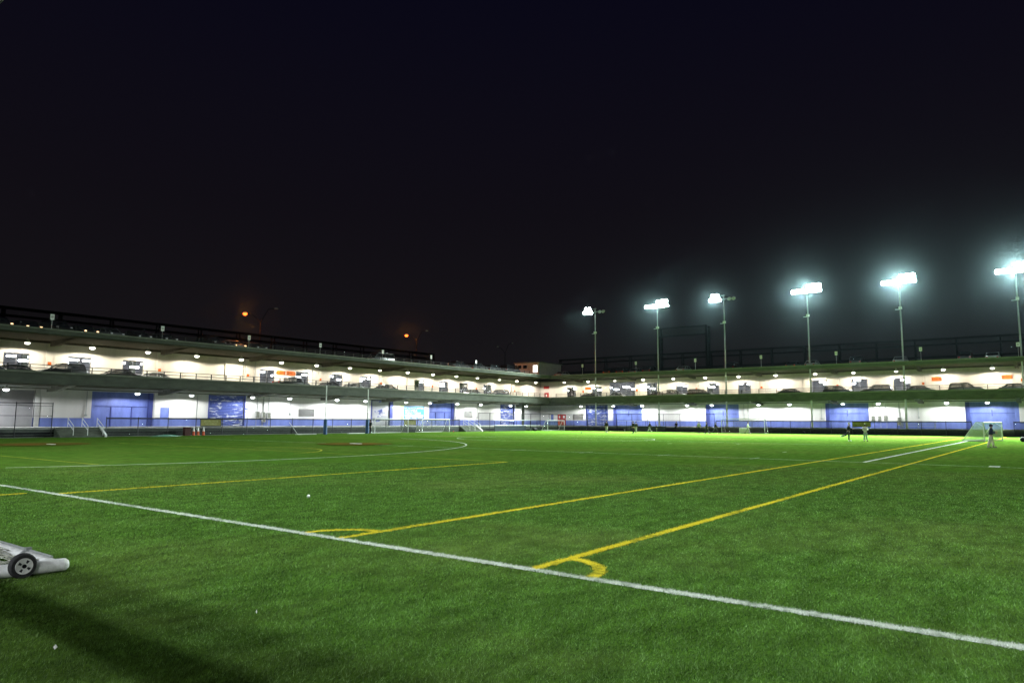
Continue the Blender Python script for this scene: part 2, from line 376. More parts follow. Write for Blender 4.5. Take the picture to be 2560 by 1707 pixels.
def blot(cx_, cy_, rx, ry, mat, name, lab):
    z = lay(); m = MB(); n = 48; m.add([(cx_, cy_, z)] + [(cx_ + rx * (1 + 0.05 * math.sin(5 * t + rx)) * math.cos(t), cy_ + ry * math.sin(t), z) for t in [2 * math.pi * i / n for i in range(n)]],
          [(0, 1 + i, 1 + (i + 1) % n) for i in range(n)])
    return part(name, m, mat, turf, label=lab)
blot(38.6, 45.0, 2.9, 3.0, CLAY, 'clay_circle', 'red brown clay coloured circle on the far turf')
blot(21.2, 60.5, 3.6, 3.2, CLAY, 'clay_circle', 'red brown clay coloured circle at the far left')
m = MB().box(38.5, 38.75, 44.4, 45.6, lay(), lay() + 0.03); part('pitcher_plate', m, WHITEM, turf)
m = MB().box(21.7, 21.95, 58.6, 59.6, lay(), lay() + 0.03); part('pitcher_plate', m, WHITEM, turf)
z = lay(); part('edge_strip', MB().quad((121.6, 40, z), (123.6, 40, z), (123.6, 81.5, z), (121.6, 81.5, z)), TAN, turf, label='tan strip of ground along the far fence')
z = lay(); part('edge_strip', MB().quad((20, 80.9, z), (70, 80.9, z), (70, 82.2, z), (20, 82.2, z)), LWF, turf)

# turf fibres near the camera: one mass of short blades, a strand of its own on each painted line
def blades(pts, rr, scale=1.0):
    n = len(pts); h = RNG.uniform(0.012, 0.034, n) * scale; w = RNG.uniform(0.0032, 0.0060, n) * np.clip(rr / 7.5, 0.9, 3.0) * scale
    th = RNG.uniform(0, 2 * np.pi, n); lean = RNG.normal(0.8, 0.5, n) * h; la = RNG.uniform(-3.14, 3.14, n)
    nz = np.sin(pts[:, 0] * 1.7 + np.sin(pts[:, 1] * 1.1)) + np.cos(pts[:, 1] * 1.9 + pts[:, 0] * .6); la = la * 0.6 + nz * 0.35
    V = np.zeros((n, 3, 3)); dx, dy = np.cos(th) * w / 2, np.sin(th) * w / 2
    V[:, 0, 0] = pts[:, 0] - dx; V[:, 0, 1] = pts[:, 1] - dy; V[:, 1, 0] = pts[:, 0] + dx; V[:, 1, 1] = pts[:, 1] + dy
    V[:, 2, 0] = pts[:, 0] + np.cos(la) * lean; V[:, 2, 1] = pts[:, 1] + np.sin(la) * lean; V[:, 2, 2] = h
    V[:, :2, 2] = 0.001
    return V
def tri_object(name, V, mat, parent):
    n = len(V); me = bpy.data.meshes.new(name); me.vertices.add(3 * n)
    off = np.array(BASE[parent.name]); me.vertices.foreach_set('co', (V - off).astype(np.float32).ravel())
    me.loops.add(3 * n); me.loops.foreach_set('vertex_index', np.arange(3 * n, dtype=np.int32))
    me.polygons.add(n); me.polygons.foreach_set('loop_start', np.arange(0, 3 * n, 3, dtype=np.int32)); me.polygons.foreach_set('loop_total', np.full(n, 3, dtype=np.int32))
    me.update(); me.validate(); me.materials.append(mat)
    o = bpy.data.objects.new(name, me); COL.objects.link(o); o.parent = parent; BASE[o.name] = BASE[parent.name]; return o
N = 620000
ang = AZ + np.radians(RNG.uniform(-39.5, 39.5, N)); rr = 5.4 * (34.0 / 5.4) ** (RNG.random(N) ** 0.92)
P = np.c_[rr * np.cos(ang), rr * np.sin(ang)]
own = np.full(N, -1)
for i, (kind, d, hw, mat_, ob) in enumerate(LINES):
    jit = RNG.normal(0, 0.012, N)
    if kind == 'seg':
        a = np.array(d[:2]); b_ = np.array(d[2:]); L_ = np.linalg.norm(b_ - a); dd = (b_ - a) / L_
        t = (P - a) @ dd; q = np.abs((P - a) @ np.array([-dd[1], dd[0]])); own[(t > 0) & (t < L_) & (q < hw + jit)] = i
    else:
        v = P - np.array(d[:2]); q = np.abs(np.hypot(v[:, 0], v[:, 1]) - d[2]); an = np.degrees(np.arctan2(v[:, 1], v[:, 0]))
        own[(q < hw + jit) & (an > d[3]) & (an < d[4])] = i
fb = tri_object('turf_fibre', blades(P[own < 0], rr[own < 0]), BLADE, turf); fb['kind'] = 'stuff'
for i in set(own[own >= 0].tolist()):
    s = own == i
    if s.sum() > 30:
        V = blades(P[s], rr[s]); k = tri_object('turf_fibre', V, LINES[i][3], LINES[i][4]); k['kind'] = 'stuff'
        # extra strands so the inlay covers
        ex = np.repeat(P[s], 5, axis=0) + RNG.normal(0, 0.02, (5 * s.sum(), 2)); 
        k2 = tri_object('turf_fibre', blades(ex, np.repeat(rr[s], 5)), LINES[i][3], LINES[i][4]); k2['kind'] = 'stuff'

# ------------------------------------------------------------------ the pier building
class Wing:
    def __init__(s, f): s.f = f
    def p(s, u, d, z): return s.f(u, d, z)
    def box(s, mb, u0, u1, d0, d1, z0, z1):
        a = s.f(u0, d0, z0); b = s.f(u1, d1, z1); return mb.box(a[0], b[0], a[1], b[1], a[2], b[2])
WA = Wing(lambda u, d, z: (u, 84.0 + d, z))
WB = Wing(lambda u, d, z: (124.0 + d, u, z))
WN = Wing(lambda u, d, z: (1.95 - d, u, z))
Z_DOCK, Z_DECK, Z_PAR, Z_ROOF, Z_RPAR = 0.98, 6.2, 6.83, 11.05, 11.36
def wall_with(W, u0, u1, d0, d1, z0, z1, holes):
    m = MB(); cuts = sorted(set([u0, u1] + [h[0] for h in holes] + [h[1] for h in holes])); cuts = [c for c in cuts if u0 <= c <= u1]
    for a, b in zip(cuts[:-1], cuts[1:]):
        if b - a < 1e-4: continue
        hs = sorted([(h[2], h[3]) for h in holes if h[0] <= a + 1e-5 and h[1] >= b - 1e-5]); zz = z0
        for h0, h1 in hs:
            if h0 > zz + 1e-4: W.box(m, a, b, d0, d1, zz, h0)
            zz = max(zz, h1)
        if zz < z1 - 1e-4: W.box(m, a, b, d0, d1, zz, z1)
    return m
def build_wing(W, name, label, u0, u1, cols, wins, panels, low, back=22, uend=None, dk=0.62):
    """low: list of (ua, ub, ztop, kind) openings in the ground floor wall"""
    ue = uend or u1
    B = empty(name, W.p((u0 + u1) / 2, 10, 0), label, 'building')
    # dock
    m = MB(); W.box(m, u0, ue, dk, 8.0, -0.3, Z_DOCK - 0.14); part('dock', m, DOCK, B)
    m = MB(); W.box(m, u0, ue, dk - 0.06, 8.0, Z_DOCK - 0.138, Z_DOCK); part('dock_edge', m, DOCKTOP, B)
    m = MB(); W.box(m, u0, u1, dk - 0.12, dk - 0.02, 0.36, 0.50); W.box(m, u0, u1, dk - 0.12, dk - 0.02, 0.10, 0.20); part('dock_fender', m, DKSTEEL, B)
    # decks
    m = MB(); W.box(m, u0, ue, 0.45, 27, 5.78, Z_DECK); part('deck_slab', m, SOFFIT, B)
    m = MB(); W.box(m, u0, u1, 0, 0.45, 5.5, Z_PAR - 0.2); part('deck_fascia', m, CONC, B)
    m = MB(); W.box(m, u0, u1, -0.09, 0.45, Z_PAR - 0.198, Z_PAR); part('deck_coping', m, CONCL, B)
    m = MB(); W.box(m, u0, ue, 0.36, 27, 10.72, Z_ROOF); part('roof_slab', m, SOFFIT, B)
    m = MB(); W.box(m, u0, u1, 0, 0.36, 10.80, Z_RPAR - 0.16); part('roof_fascia', m, CONC, B)
    m = MB(); W.box(m, u0, u1, -0.08, 0.36, Z_RPAR - 0.158, Z_RPAR); part('roof_coping', m, CONCL, B)
    m = MB(); W.box(m, u0, ue, 7.3, 7.995, 5.25, 5.775); part('wall_beam', m, CONCL, B)
    m = MB(); W.box(m, u0, ue, 7.4, 7.995, 10.50, 10.715); part('wall_beam', m, SOFFIT, B)
    m = MB(); W.box(m, u0, u1, 2.6, 3.0, 5.45, 5.775); part('deck_beam', m, SOFFIT, B)
    # brackets at the column lines
    for c in cols:
        m = MB(); m.prism([(0.46, 5.775), (7.3, 5.775), (7.3, 4.92), (5.2, 4.98), (0.9, 5.5)], lambda p, q, t: W.p(t, p, q), c - 0.28, c + 0.28); part('deck_bracket', m, CONCL, B)
        m = MB(); m.prism([(0.4, 10.715), (7.4, 10.715), (7.4, 10.12), (5.6, 10.16), (1.6, 10.6)], lambda p, q, t: W.p(t, p, q), c - 0.22, c + 0.22); part('roof_bracket', m, SOFFIT, B)
        m = MB(); W.box(m, c - 0.35, c + 0.35, 7.86, 7.998, Z_DECK, 10.49); part('pilaster', m, CREAM, B)
    # walls
    holes = [(a, b, Z_DECK, t) for a, b, t in wins] + [(a, b, Z_DECK, t) for a, b, t in panels]
    part('upper_wall', wall_with(W, u0, ue, 8.0, 8.4, Z_DECK, 10.718, holes), CREAM, B)
    part('lower_wall', wall_with(W, u0, ue, 8.0, 8.4, Z_DOCK, 5.778, [(a, b, zb, t) for a, b, zb, t, k in low]), WHITEW, B)
    m = MB(); W.box(m, u0, ue, back, back + 0.3, Z_DECK, 10.715); part('garage_back_wall', m, pm('garage_grey', (0.34, 0.34, 0.36), 0.8, 0.3, 0.5), B)
    m = MB(); W.box(m, u0, ue, 13.2, 13.5, Z_DOCK, 5.775); part('store_back_wall', m, pm('store_white', (0.55, 0.55, 0.55), 0.8, 0.1, 0.5), B)
    m = MB(); W.box(m, u0, ue, 8.0, 27, -0.3, Z_DOCK - 0.002); part('store_floor', m, CONCL, B)
    m = MB(); W.box(m, u0, ue, 8.41, back, 10.62, 10.70); part('garage_ceiling', m, pm('garage_ceiling_paint', (0.42, 0.42, 0.44), 0.8, 0.3, 0.6), B)
    # garage lights and inner columns seen through the windows
    lt = pm('fluorescent_tube', (0.95, 0.97, 1.0), 0.4, 0, 1, emit=32.0, emitcol=(0.95, 0.97, 1.0))
    try: lt.cycles.emission_sampling = 'AUTO'
    except Exception: pass
    k = 0
    c = u0 + 2.0
    while c < ue - 1:
        for d, hz_ in ((10.6, 9.0), (13.5, 8.75), (17.5, 9.5)):
            m = MB(); W.box(m, c - 0.5, c + 0.5, d - 0.16, d + 0.16, hz_ - 0.10, hz_ + 0.10); part('ceiling_light', m, lt, B)
        c += 4.3
    for c in cols:
        m = MB(); W.box(m, c - 0.3, c + 0.3, 15, 15.6, Z_DECK, 10.715); part('garage_column', m, CONCL, B)
    # windows
    for a, b, t in wins:
        m = MB(); fr = 0.07; dz = 8.16
        for (p, q, r_, s) in ((a, a + fr, Z_DECK, t), (b - fr, b, Z_DECK, t), (a + fr, b - fr, t - fr, t)): W.box(m, p, q, 8.10, 8.22, r_, s)
        nm = 2 if b - a < 3.5 else 5
        for i in range(1, nm): W.box(m, a + (b - a) * i / nm - 0.035, a + (b - a) * i / nm + 0.035, 8.11, 8.21, Z_DECK, t - fr)
        W.box(m, a + fr, b - fr, 8.125, 8.195, 7.55, 7.62)
        w = part('window', m, pm('window_frame_grey', (0.20, 0.20, 0.21), .5, .1, 3), B)
        for i in range(nm):
            p = a + (b - a) * i / nm + 0.05; q = a + (b - a) * (i + 1) / nm - 0.05
            m = MB(); m.quad(W.p(p, 8.16, Z_DECK), W.p(q, 8.16, Z_DECK), W.p(q, 8.16, t - fr), W.p(p, 8.16, t - fr)); part('pane', m, GLASS, w)
    for a, b, t in panels:
        m = MB(); n = 12; hz = (t - Z_DECK) / n
        for i in range(n): W.box(m, a, b, 8.13 + 0.0, 8.28, Z_DECK + i * hz, Z_DECK + (i + 1) * hz - 0.02)
        W.box(m, a, b, 8.16, 8.27, Z_DECK, t)
        part('roller_shutter', m, CREAM, B)
        m = MB(); W.box(m, a - 0.10, a, 7.96, 8.1, Z_DECK, t + .1); W.box(m, b, b + 0.10, 7.96, 8.1, Z_DECK, t + .1); W.box(m, a, b, 7.96, 8.1, t, t + 0.1); part('shutter_frame', m, CREAM, B)
    # ground floor doors
    for a, b, zb, t, k in low:
        if k == 'bay': continue
        if k in ('blue', 'blue_plain'):
            m = MB(); W.box(m, a, b, 8.75, 8.95, Z_DOCK, t); n = 9
            for i in range(n): W.box(m, a + 0.02, b - 0.02, 8.71, 8.76, 3.5 + i * (t - 3.5) / n, 3.5 + (i + 1) * (t - 3.5) / n - 0.03)
            d = part('loading_door', m, BLUE, B)
            m = MB(); W.box(m, a, b, 8.66, 8.75, 3.38, 3.47); part('crossbar', m, BLUE2, d)
            if k == 'blue':
                for f in (0.34, 0.67): m = MB(); W.box(m, a + (b - a) * f - 0.07, a + (b - a) * f + 0.07, 8.64, 8.75, Z_DOCK, 3.37); part('mullion', m, BLUE2, d)
            else:
                m = MB(); W.box(m, a + (b - a) * 0.5 - 0.06, a + (b - a) * 0.5 + 0.06, 8.62, 8.75, 3.0, 4.0); part('hoist_chain_box', m, BLUE2, d)
            for p in (a, b - 0.55): m = MB(); W.box(m, p, p + 0.55, 8.42, 8.7, Z_DOCK, t); part('jamb', m, BLUE2 if p != a else BLUE, d)
        elif k in ('roll', 'torn'):
            m = MB(); n = 20; hz = (t - Z_DOCK) / n
            for i in range(n):
                z0 = Z_DOCK + i * hz; m.prism([(8.30, z0), (8.22, z0 + hz * 0.5), (8.30, z0 + hz * 0.97), (8.4, z0 + hz * 0.97), (8.4, z0)], lambda p, q, tt: W.p(tt, p, q), a, b)
            part('roller_shutter', m, PEEL if k == 'roll' else TORN, B, label='blue ribbed shutter with peeling paint' if k == 'roll' else 'shutter with torn white covering over blue')
            m = MB(); W.box(m, a - 0.14, a, 7.9, 8.2, Z_DOCK, t + .1); W.box(m, b, b + (0.7 if k == 'torn' else 0.14), 7.9, 8.2, Z_DOCK, t + .1); W.box(m, a, b, 7.9, 8.2, t, t + .1); part('shutter_frame', m, BLUE2, B)
        elif k == 'door':
            m = MB(); W.box(m, a, b, 8.05, 8.15, Z_DOCK, t); d = part('door', m, BLUE, B)
            m = MB(); W.box(m, b - 0.16, b - 0.10, 7.98, 8.05, 2.0, 2.12); part('handle', m, STEEL, d)
        elif k == 'red':
            mid = (a + b) / 2
            for p, q in ((a, mid - 0.02), (mid + 0.02, b)):
                m = MB(); W.box(m, p, q, 8.05, 8.15, Z_DOCK, t); d = part('door', m, RED, B)
                c = (p + q) / 2; m = MB(); W.box(m, c - 0.2, c + 0.2, 8.02, 8.05, 2.55, 3.05); part('pane', m, WHITEP, d)
                m = MB(); W.box(m, c + 0.28, c + 0.34, 7.97, 8.05, 1.9, 2.1); part('handle', m, STEEL, d)
        elif k == 'vent':
            m = MB(); n = 9; hz = (t - zb) / n
            for i in range(n):
                z0 = zb + i * hz; m.prism([(8.02, z0), (8.20, z0 + hz * 0.9), (8.24, z0 + hz * 0.9), (8.06, z0)], lambda p, q, tt: W.p(tt, p, q), a, b)
            W.box(m, a, b, 8.25, 8.3, zb, t); part('vent_louvre', m, GREYM, B)
    return B
PEEL = pm('peeling_blue_paint', (0.10, 0.14, 0.42), 0.38, 0.05, 1.1, 0.2, spec=0.6, stretch=(0.7, 0.7, 3.2))
_r = [n for n in PEEL.node_tree.nodes if n.type == 'VALTORGB'][0].color_ramp
_r.elements[0].position = 0.56; _r.elements[0].color = (0.095, 0.135, 0.42, 1); _r.elements[1].position = 0.585; _r.elements[1].color = (0.72, 0.74, 0.78, 1)
TORN = pm('torn_white_over_blue', (0.10, 0.14, 0.42), 0.5, 0.05, 0.55, 0.2, stretch=(1, 1, 1.5))
_r = [n for n in TORN.node_tree.nodes if n.type == 'VALTORGB'][0].color_ramp
_r.elements[0].position = 0.40; _r.elements[0].color = (0.095, 0.135, 0.42, 1); _r.elements[1].position = 0.43; _r.elements[1].color = (0.60, 0.61, 0.66, 1)

COLS_A = [33.12 + 12.72 * k for k in range(-1, 8)]
COLS_B = [80.7 - 12.75 * k for k in range(0, 8)]
WINS_A = [(22.2, 24.8, 9.2)] + [(a, b, 9.2) for a, b in ((28.6, 31.15), (35.1, 37.65), (41.3, 43.85), (60.6, 63.1), (66.8, 69.1), (73.25, 75.8), (79.5, 81.95), (92.2, 94.75), (98.7, 101.2), (104.5, 107.0), (111.85, 114.4))]
PANELS_A = [(49.1, 55.1, 10.0), (84.6, 90.4, 10.0), (115.7, 121.35, 10.0)]
LOW_A = [(17.5, 32.0, Z_DOCK, 5.1, 'bay'), (38.0, 45.55, Z_DOCK, 5.2, 'blue'), (46.33, 47.5, Z_DOCK, 3.4, 'door'), (53.0, 58.3, Z_DOCK, 5.2, 'roll'), (67.56, 70.45, 2.35, 3.55, 'vent'),
         (82.2, 86.3, Z_DOCK, 5.15, 'torn'), (96.15, 103.5, Z_DOCK, 5.2, 'blue'), (105.9, 108.6, 2.4, 3.68, 'vent'), (117.6, 122.1, Z_DOCK, 5.2, 'roll')]
WINS_B = [(82.6, 84.97, 9.15), (76.2, 78.6, 9.15), (68.24, 74.34, 10.0), (63.4, 65.8, 9.65), (57.05, 59.4, 9.2), (50.6, 53.1, 9.2), (44.6, 47.0, 9.2), (31.4, 33.9, 9.2), (24.9, 27.4, 9.2), (18.55, 21.0, 9.2)]
PANELS_B = [(35.3, 41.3, 10.0), (7.15, 13.14, 10.0)]
LOW_B = [(88.46, 89.2, Z_DOCK, 3.4, 'door'), (85.24, 87.4, Z_DOCK, 3.4, 'red'), (80.92, 83.5, 2.2, 3.35, 'vent'), (74.94, 79.96, Z_DOCK, 5.2, 'roll'), (66.92, 73.71, Z_DOCK, 5.2, 'blue_plain'),
         (47.0, 53.52, Z_DOCK, 5.2, 'blue_plain'), (24.94, 31.86, Z_DOCK, 5.2, 'blue_plain'), (4.33, 11.22, Z_DOCK, 5.2, 'blue_plain')]
wing_a = build_wing(WA, 'parking_building', 'long two storey cream and white parking wing running along the left', 17.5, 123.99, [c for c in COLS_A if c > 18], WINS_A, PANELS_A, LOW_A, uend=131.98, dk=-1.5)
wing_b = build_wing(WB, 'parking_building', 'two storey cream and white parking wing facing the camera on the right', -8.0, 83.98, [c for c in COLS_B if -8 < c], WINS_B, PANELS_B, LOW_B, uend=91.98)
# corner: roof and deck behind the meeting of the wings
m = MB().box(131.99, 151, 84.45, 111, 5.78, Z_DECK); part('deck_slab', m, SOFFIT, wing_a)
m = MB().box(131.99, 151, 84.36, 111, 10.72, Z_ROOF); part('roof_slab', m, SOFFIT, wing_a)
# red steel door with sign at the upper corner
m = MB().box(131.9, 131.99, 89.73, 90.88, Z_DECK, 8.15); d = part('door', m, RED, wing_b, label='red steel door in the upper corner')
m = MB().box(131.87, 131.9, 90.15, 90.45, 7.3, 7.75); part('pane', m, WHITEP, d)
# the wing the camera stands under
N_ = empty('parking_building', (-8, 20, 0), 'parking wing whose deck edge hangs over the camera', 'building')
for nm, b, mt in (('dock', (-6.05, -0.22, -40, 78, -0.3, 0.84), DOCK), ('dock_edge', (-6.05, -0.18, -40, 78, 0.842, 0.98), DOCKTOP), ('lower_wall', (-6.4, -6.05, -40, 78, 0.98, 5.77), WHITEW),
                  ('deck_slab', (-20, 1.5, -40, 78, 5.78, 6.2), SOFFIT), ('deck_fascia', (1.5, 1.95, -40, 78, 5.5, 6.63), CONC), ('deck_coping', (1.5, 2.04, -40, 78, 6.632, 6.83), CONCL),
                  ('upper_wall', (-6.4, -6.05, -40, 78, 6.2, 10.71), CREAM), ('roof_slab', (-20, 1.6, -40, 78, 10.72, 11.05), SOFFIT), ('roof_fascia', (1.6, 1.95, -40, 78, 10.8, 11.2), CONC), ('roof_coping', (1.6, 2.03, -40, 78, 11.202, 11.36), CONCL)):
    part(nm, MB().box(*b), mt, N_)

# ------------------------------------------------------------------ railings on deck edges
def railing(W, name, label, u0, u1, step, z0, z1, d=0.2, mids=(0.5,), r=0.035, post_w=0.09):
    R = empty(name, W.p((u0 + u1) / 2, d, z0), label, 'railing')
    n = int(round((u1 - u0) / step)); pmesh = None
    for i in range(n + 1):
        u = u0 + (u1 - u0) * i / n
        if pmesh is None:
            m = MB(); W.box(m, u - post_w / 2, u + post_w / 2, d - 0.05, d + 0.05, z0, z1); first = part('post', m, BLACKM, R); pmesh = first.data
        else:
            o = bpy.data.objects.new('post', pmesh); COL.objects.link(o); o.parent = R; o.location = Vector(W.p(u, d, z0)) - Vector(W.p(u0, d, z0))
    for f in (1.0,) + mids:
        m = MB(); m.tube(W.p(u0, d, z0 + (z1 - z0) * f), W.p(u1, d, z0 + (z1 - z0) * f), r, n=6); part('rail', m, BLACKM, R)
    return R
railing(WA, 'deck_railing', 'black post and rail along the upper deck edge of the left wing', 18.6, 122.6, 2.0, Z_PAR, 7.5)
railing(WB, 'deck_railing', 'black post and rail along the upper deck edge of the right wing', -7.4, 82.6, 3.0, Z_PAR, 7.5)
railing(WA, 'roof_railing', 'dark post and rail along the roof edge of the left wing', 18.6, 117.0, 1.76, Z_RPAR, 11.86, mids=(0.5,), r=0.025, post_w=0.07)

# ------------------------------------------------------------------ lamps under the decks
def lamp_proto(name, lens, power, col, stem, cone):
    L_ = empty(name, (0, 0, 0))
    m = MB(); m.tube((0, 0, 0.30), (0, 0, 0.30 + stem), 0.03, n=6); part('stem', m, GREYM, L_)
    m = MB(); m.lathe([(0.08, 0.34), (0.15, 0.30), (0.19, 0.16), (0.27, 0.04), (0.32, -0.01), (0.31, -0.015), (0.26, 0.02), (0.1, 0.1)], n=16); part('hood', m, GREYM, L_, True)
    m = MB(); m.lathe([(0.27, -0.02), (0.28, -0.10), (0.21, -0.20), (0.05, -0.24)], n=16); part('refractor', m, lens, L_, True)
    light('lamp_light', 'SPOT', (0, 0, -0.34), power, col, L_, 0.08, aim=(0, 0, -5), size=math.radians(cone), blend=0.2)
    return L_
def place(proto, used, loc, label, cat, group, rz=0.0):
    o = proto if not used[0] else copy_tree(proto)
    used[0] = True; o.location = loc; o.rotation_euler = (0, 0, rz); tag(o, label, cat, group)
    for ch in o.children:
        if ch.type == 'LIGHT':
            ch.data = ch.data.copy(); f = random.uniform(0.72, 1.25); ch.data.energy *= f; c_ = ch.data.color; ch.data.color = (c_[0], c_[1] * random.uniform(.97, 1.02), c_[2] * random.uniform(.92, 1.05))
    return o
up_p, up_u = lamp_proto('upper_deck_lamp', LENS_U, P_UP, C_UP, 0.30, 172), [False]
lo_p, lo_u = lamp_proto('dock_lamp', LENS_L, P_LOW, C_LOW, 0.40, 176), [False]
UA = [30.1, 36.8, 43.3, 49.7, 56.2, 62.7, 69.0, 75.5, 81.9, 88.4, 94.8, 101.2, 107.4, 114.4, 120.3, 127.2]
for i, u in enumerate(UA):
    place(up_p, up_u, (u, 89.9, 10.25), 'hooded warm lamp under the roof of the left wing, %s from the left edge' % ORD[i], 'lamp', 'lamps under the roof')
UB = [84.3, 78.3, 71.9, 65.5, 59.0, 52.5, 46.1, 39.4, 32.7, 26.6, 20.2, 13.6, 7.2, 0.9]
for i, u in enumerate(UB):
    place(up_p, up_u, (129.9, u, 10.25), 'hooded warm lamp under the roof of the right wing, %s from the inner corner' % ORD[i], 'lamp', 'lamps under the roof')
LA = [28.3, 42.1, 49.0, 57.9, 64.0, 72.7, 78.5, 87.7, 93.6, 101.0, 107.9, 117.5, 123.0]
for i, u in enumerate(LA):
    place(lo_p, lo_u, (u, 89.4, 5.05), 'bright white lamp under the deck of the left wing, %s from the left edge' % ORD[i], 'lamp', 'lamps under the upper deck')
LB = [79.8, 72.1, 65.6, 56.1, 51.2, 42.5, 37.1, 28.4, 23.0, 13.4, 8.1]
for i, u in enumerate(LB):
    place(lo_p, lo_u, (129.5, u, 5.05), 'bright white lamp under the deck of the right wing, %s from the inner corner' % ORD[i], 'lamp', 'lamps under the upper deck')
place(lo_p, lo_u, (26.5, 94.6, 4.9), 'white lamp inside the open bay at the far left', 'lamp', 'lamps under the upper deck')
nr_p, nr_u = lamp_proto('dock_lamp', LENS_L, P_NEARDOCK, C_LOW, 0.40, 174), [False]
for i, u in enumerate((-9.0, 0.0, 9.0, 18.0, 27.0)):
    place(nr_p, nr_u, (-4.2, u, 5.15), 'white lamp under the deck above the camera', 'lamp', 'lamps under the deck above the camera')

# ------------------------------------------------------------------ floodlight towers
def tower(x, y, zb, zt, heads, faces, power, label, lit_power_pos):
    """heads: list of (dy, dz, lit) along the cross arm; faces = +1/-1 along x"""
    T = empty('floodlight_tower', (x, y, zb), label, 'floodlight', 'floodlight towers round the pitch')
    m = MB(); m.tube((x, y, zb), (x, y, zt), 0.17, 0.085, 12); part('pole', m, STEEL, T, True)
    m = MB(); m.lathe([(0.34, zb), (0.34, zb + 0.04), (0.2, zb + 0.05), (0.19, zb + 0.3)], (x, y, 0)); part('base_plate', m, STEEL, T)
    ys_ = [h[0] for h in heads]; rows = sorted(set(h[1] for h in heads))
    for dz in rows:
        hh = [h[0] for h in heads if h[1] == dz] + [0.0]
        m = MB(); m.box(x - 0.06, x + 0.06, y + min(hh) - 0.25, y + max(hh) + 0.25, zt + dz - 0.06, zt + dz + 0.06); part('crossarm', m, STEEL, T)
    m = MB(); m.tube((x, y, zt - 0.4), (x, y, zt + max(rows) + 0.15), 0.085, n=10); part('mast_top', m, STEEL, T)
    zj = 19.9
    m = MB(); m.box(x - 0.30, x + 0.22, y - 0.2, y + 0.2, zj - 0.28, zj + 0.1); m.box(x - 0.1, x + 0.1, y + 0.1, y + 0.75, zj - 0.32, zj - 0.26); part('junction_box', m, WHITEM, T)
    for dy, dz, lit in heads:
        f = faces if lit else -faces
        ax = Vector((f * math.cos(math.radians(28)), 0, -math.sin(math.radians(28)))); c = Vector((x + f * 0.35, y + dy, zt + dz))
        m = MB(); m.tube(c - ax * 0.30, c - ax * 0.02, 0.15, 0.36, 14); m.tube(c - ax * 0.02, c + ax * 0.05, 0.36, 0.38, 14); m.tube((x, y + dy, zt + dz), tuple(c - ax * 0.25), 0.05, n=6)
        h = part('floodlight_head', m, GREYM, T, True)
        m = MB(); m.tube(c + ax * 0.052, c + ax * 0.10, 0.35, 0.30, 14); part('lens', m, LENS_T if lit else pm('unlit_lens', (0.25, 0.27, 0.28), 0.1, 0.1, 2, spec=0.7), h, True)
    if power:
        lx = x + faces * 1.0; ly = y + lit_power_pos
        far = faces < 0
        light('flood_beam', 'SPOT', (lx, ly, zt + 0.05), power, C_TOWER, T, 0.22, aim=(lx + faces * (27 if far else 52), ly, -2.0), size=math.radians(90 if far else 136), blend=0.8 if far else 0.55)
    return T
full = [(dy, 0.0, True) for dy in (-2.1, -1.4, -0.7, 0.0, 0.7, 1.4, 2.1)] + [(dy, 0.8, True) for dy in (-2.0, -1.2, -0.4)]
half = [(0.75, 0.0, True), (1.5, 0.0, True), (2.25, 0.0, True), (1.1, 0.75, True), (1.9, .75, True), (-0.9, 0.15, False), (-1.7, 0.15, False)]
TW = [(73.7, half, 'slim floodlight tower farthest back, lit on its left arm only'), (59.9, full, 'floodlight tower with a full row of lamps in front of the roof gantry'),
      (46.75, half, 'floodlight tower with two unlit lamps on its right arm, nearer the centre'), (32.3, full, 'floodlight tower with a full row of lamps, third from the right'),
      (18.4, full, 'floodlight tower with a full row of lamps, second from the right'), (3.35, full, 'nearest floodlight tower at the right edge with the brightest lamps')]
for y, hd, lab in TW:
    tower(125.25, y, Z_DOCK, 23.95, hd, -1, P_TOWER if hd is full else P_TOWER_HALF, lab, 0.0 if hd is full else 1.5)
for y in (-16.0, 14.0, 44.0):
    tower(-1.35, y, Z_DOCK, 24.2, full, 1, P_NEAR, 'floodlight tower on the side of the pitch behind the camera', 0.0)

# ------------------------------------------------------------------ sodium street lamps on the roof
def roof_lamp(x, y, lit, label):
    T = empty('street_lamp', (x, y, Z_ROOF), label, 'street lamp')
    m = MB(); m.tube((x, y, Z_ROOF), (x, y, 18.4), 0.10, 0.06, 8); part('pole', m, DKSTEEL, T)
    for s, hz in ((-1, 19.45), (1, 20.85)):
        m = MB(); m.tube((x, y, 18.2), (x + s * 1.5, y, hz - 0.15), 0.04, n=6); m.tube((x + s * 1.5, y, hz - 0.15), (x + s * 2.6, y, hz), 0.04, n=6); part('arm', m, DKSTEEL, T)
        hx = x + s * 2.95
        m = MB(); m.lathe([(0.05, 0.20), (0.26, 0.14), (0.36, 0.0), (0.34, -0.02)], (hx, y, hz), 12); h = part('lamp_head', m, GREYM, T)
        if s < 0 and lit:
            m = MB(); m.lathe([(0.34, -0.02), (0.36, -0.22), (0.22, -0.40), (0.05, -0.46)], (hx, y, hz), 12); part('lens', m, LENS_S, h)
            light('sodium_light', 'SPOT', (hx, y - 0.3, hz - 0.6), 6500.0, C_SODIUM, T, 0.2, aim=(hx, y - 0.3, 0), size=math.radians(177), blend=0.03)
    return T
roof_lamp(69.5, 106.0, True, 'roof street lamp with a glowing orange head, the left one')
roof_lamp(106.6, 106.0, True, 'roof street lamp with a glowing orange head, nearer the roof booth')
roof_lamp(137.0, 106.0, False, 'unlit roof street lamp behind the roof booth')

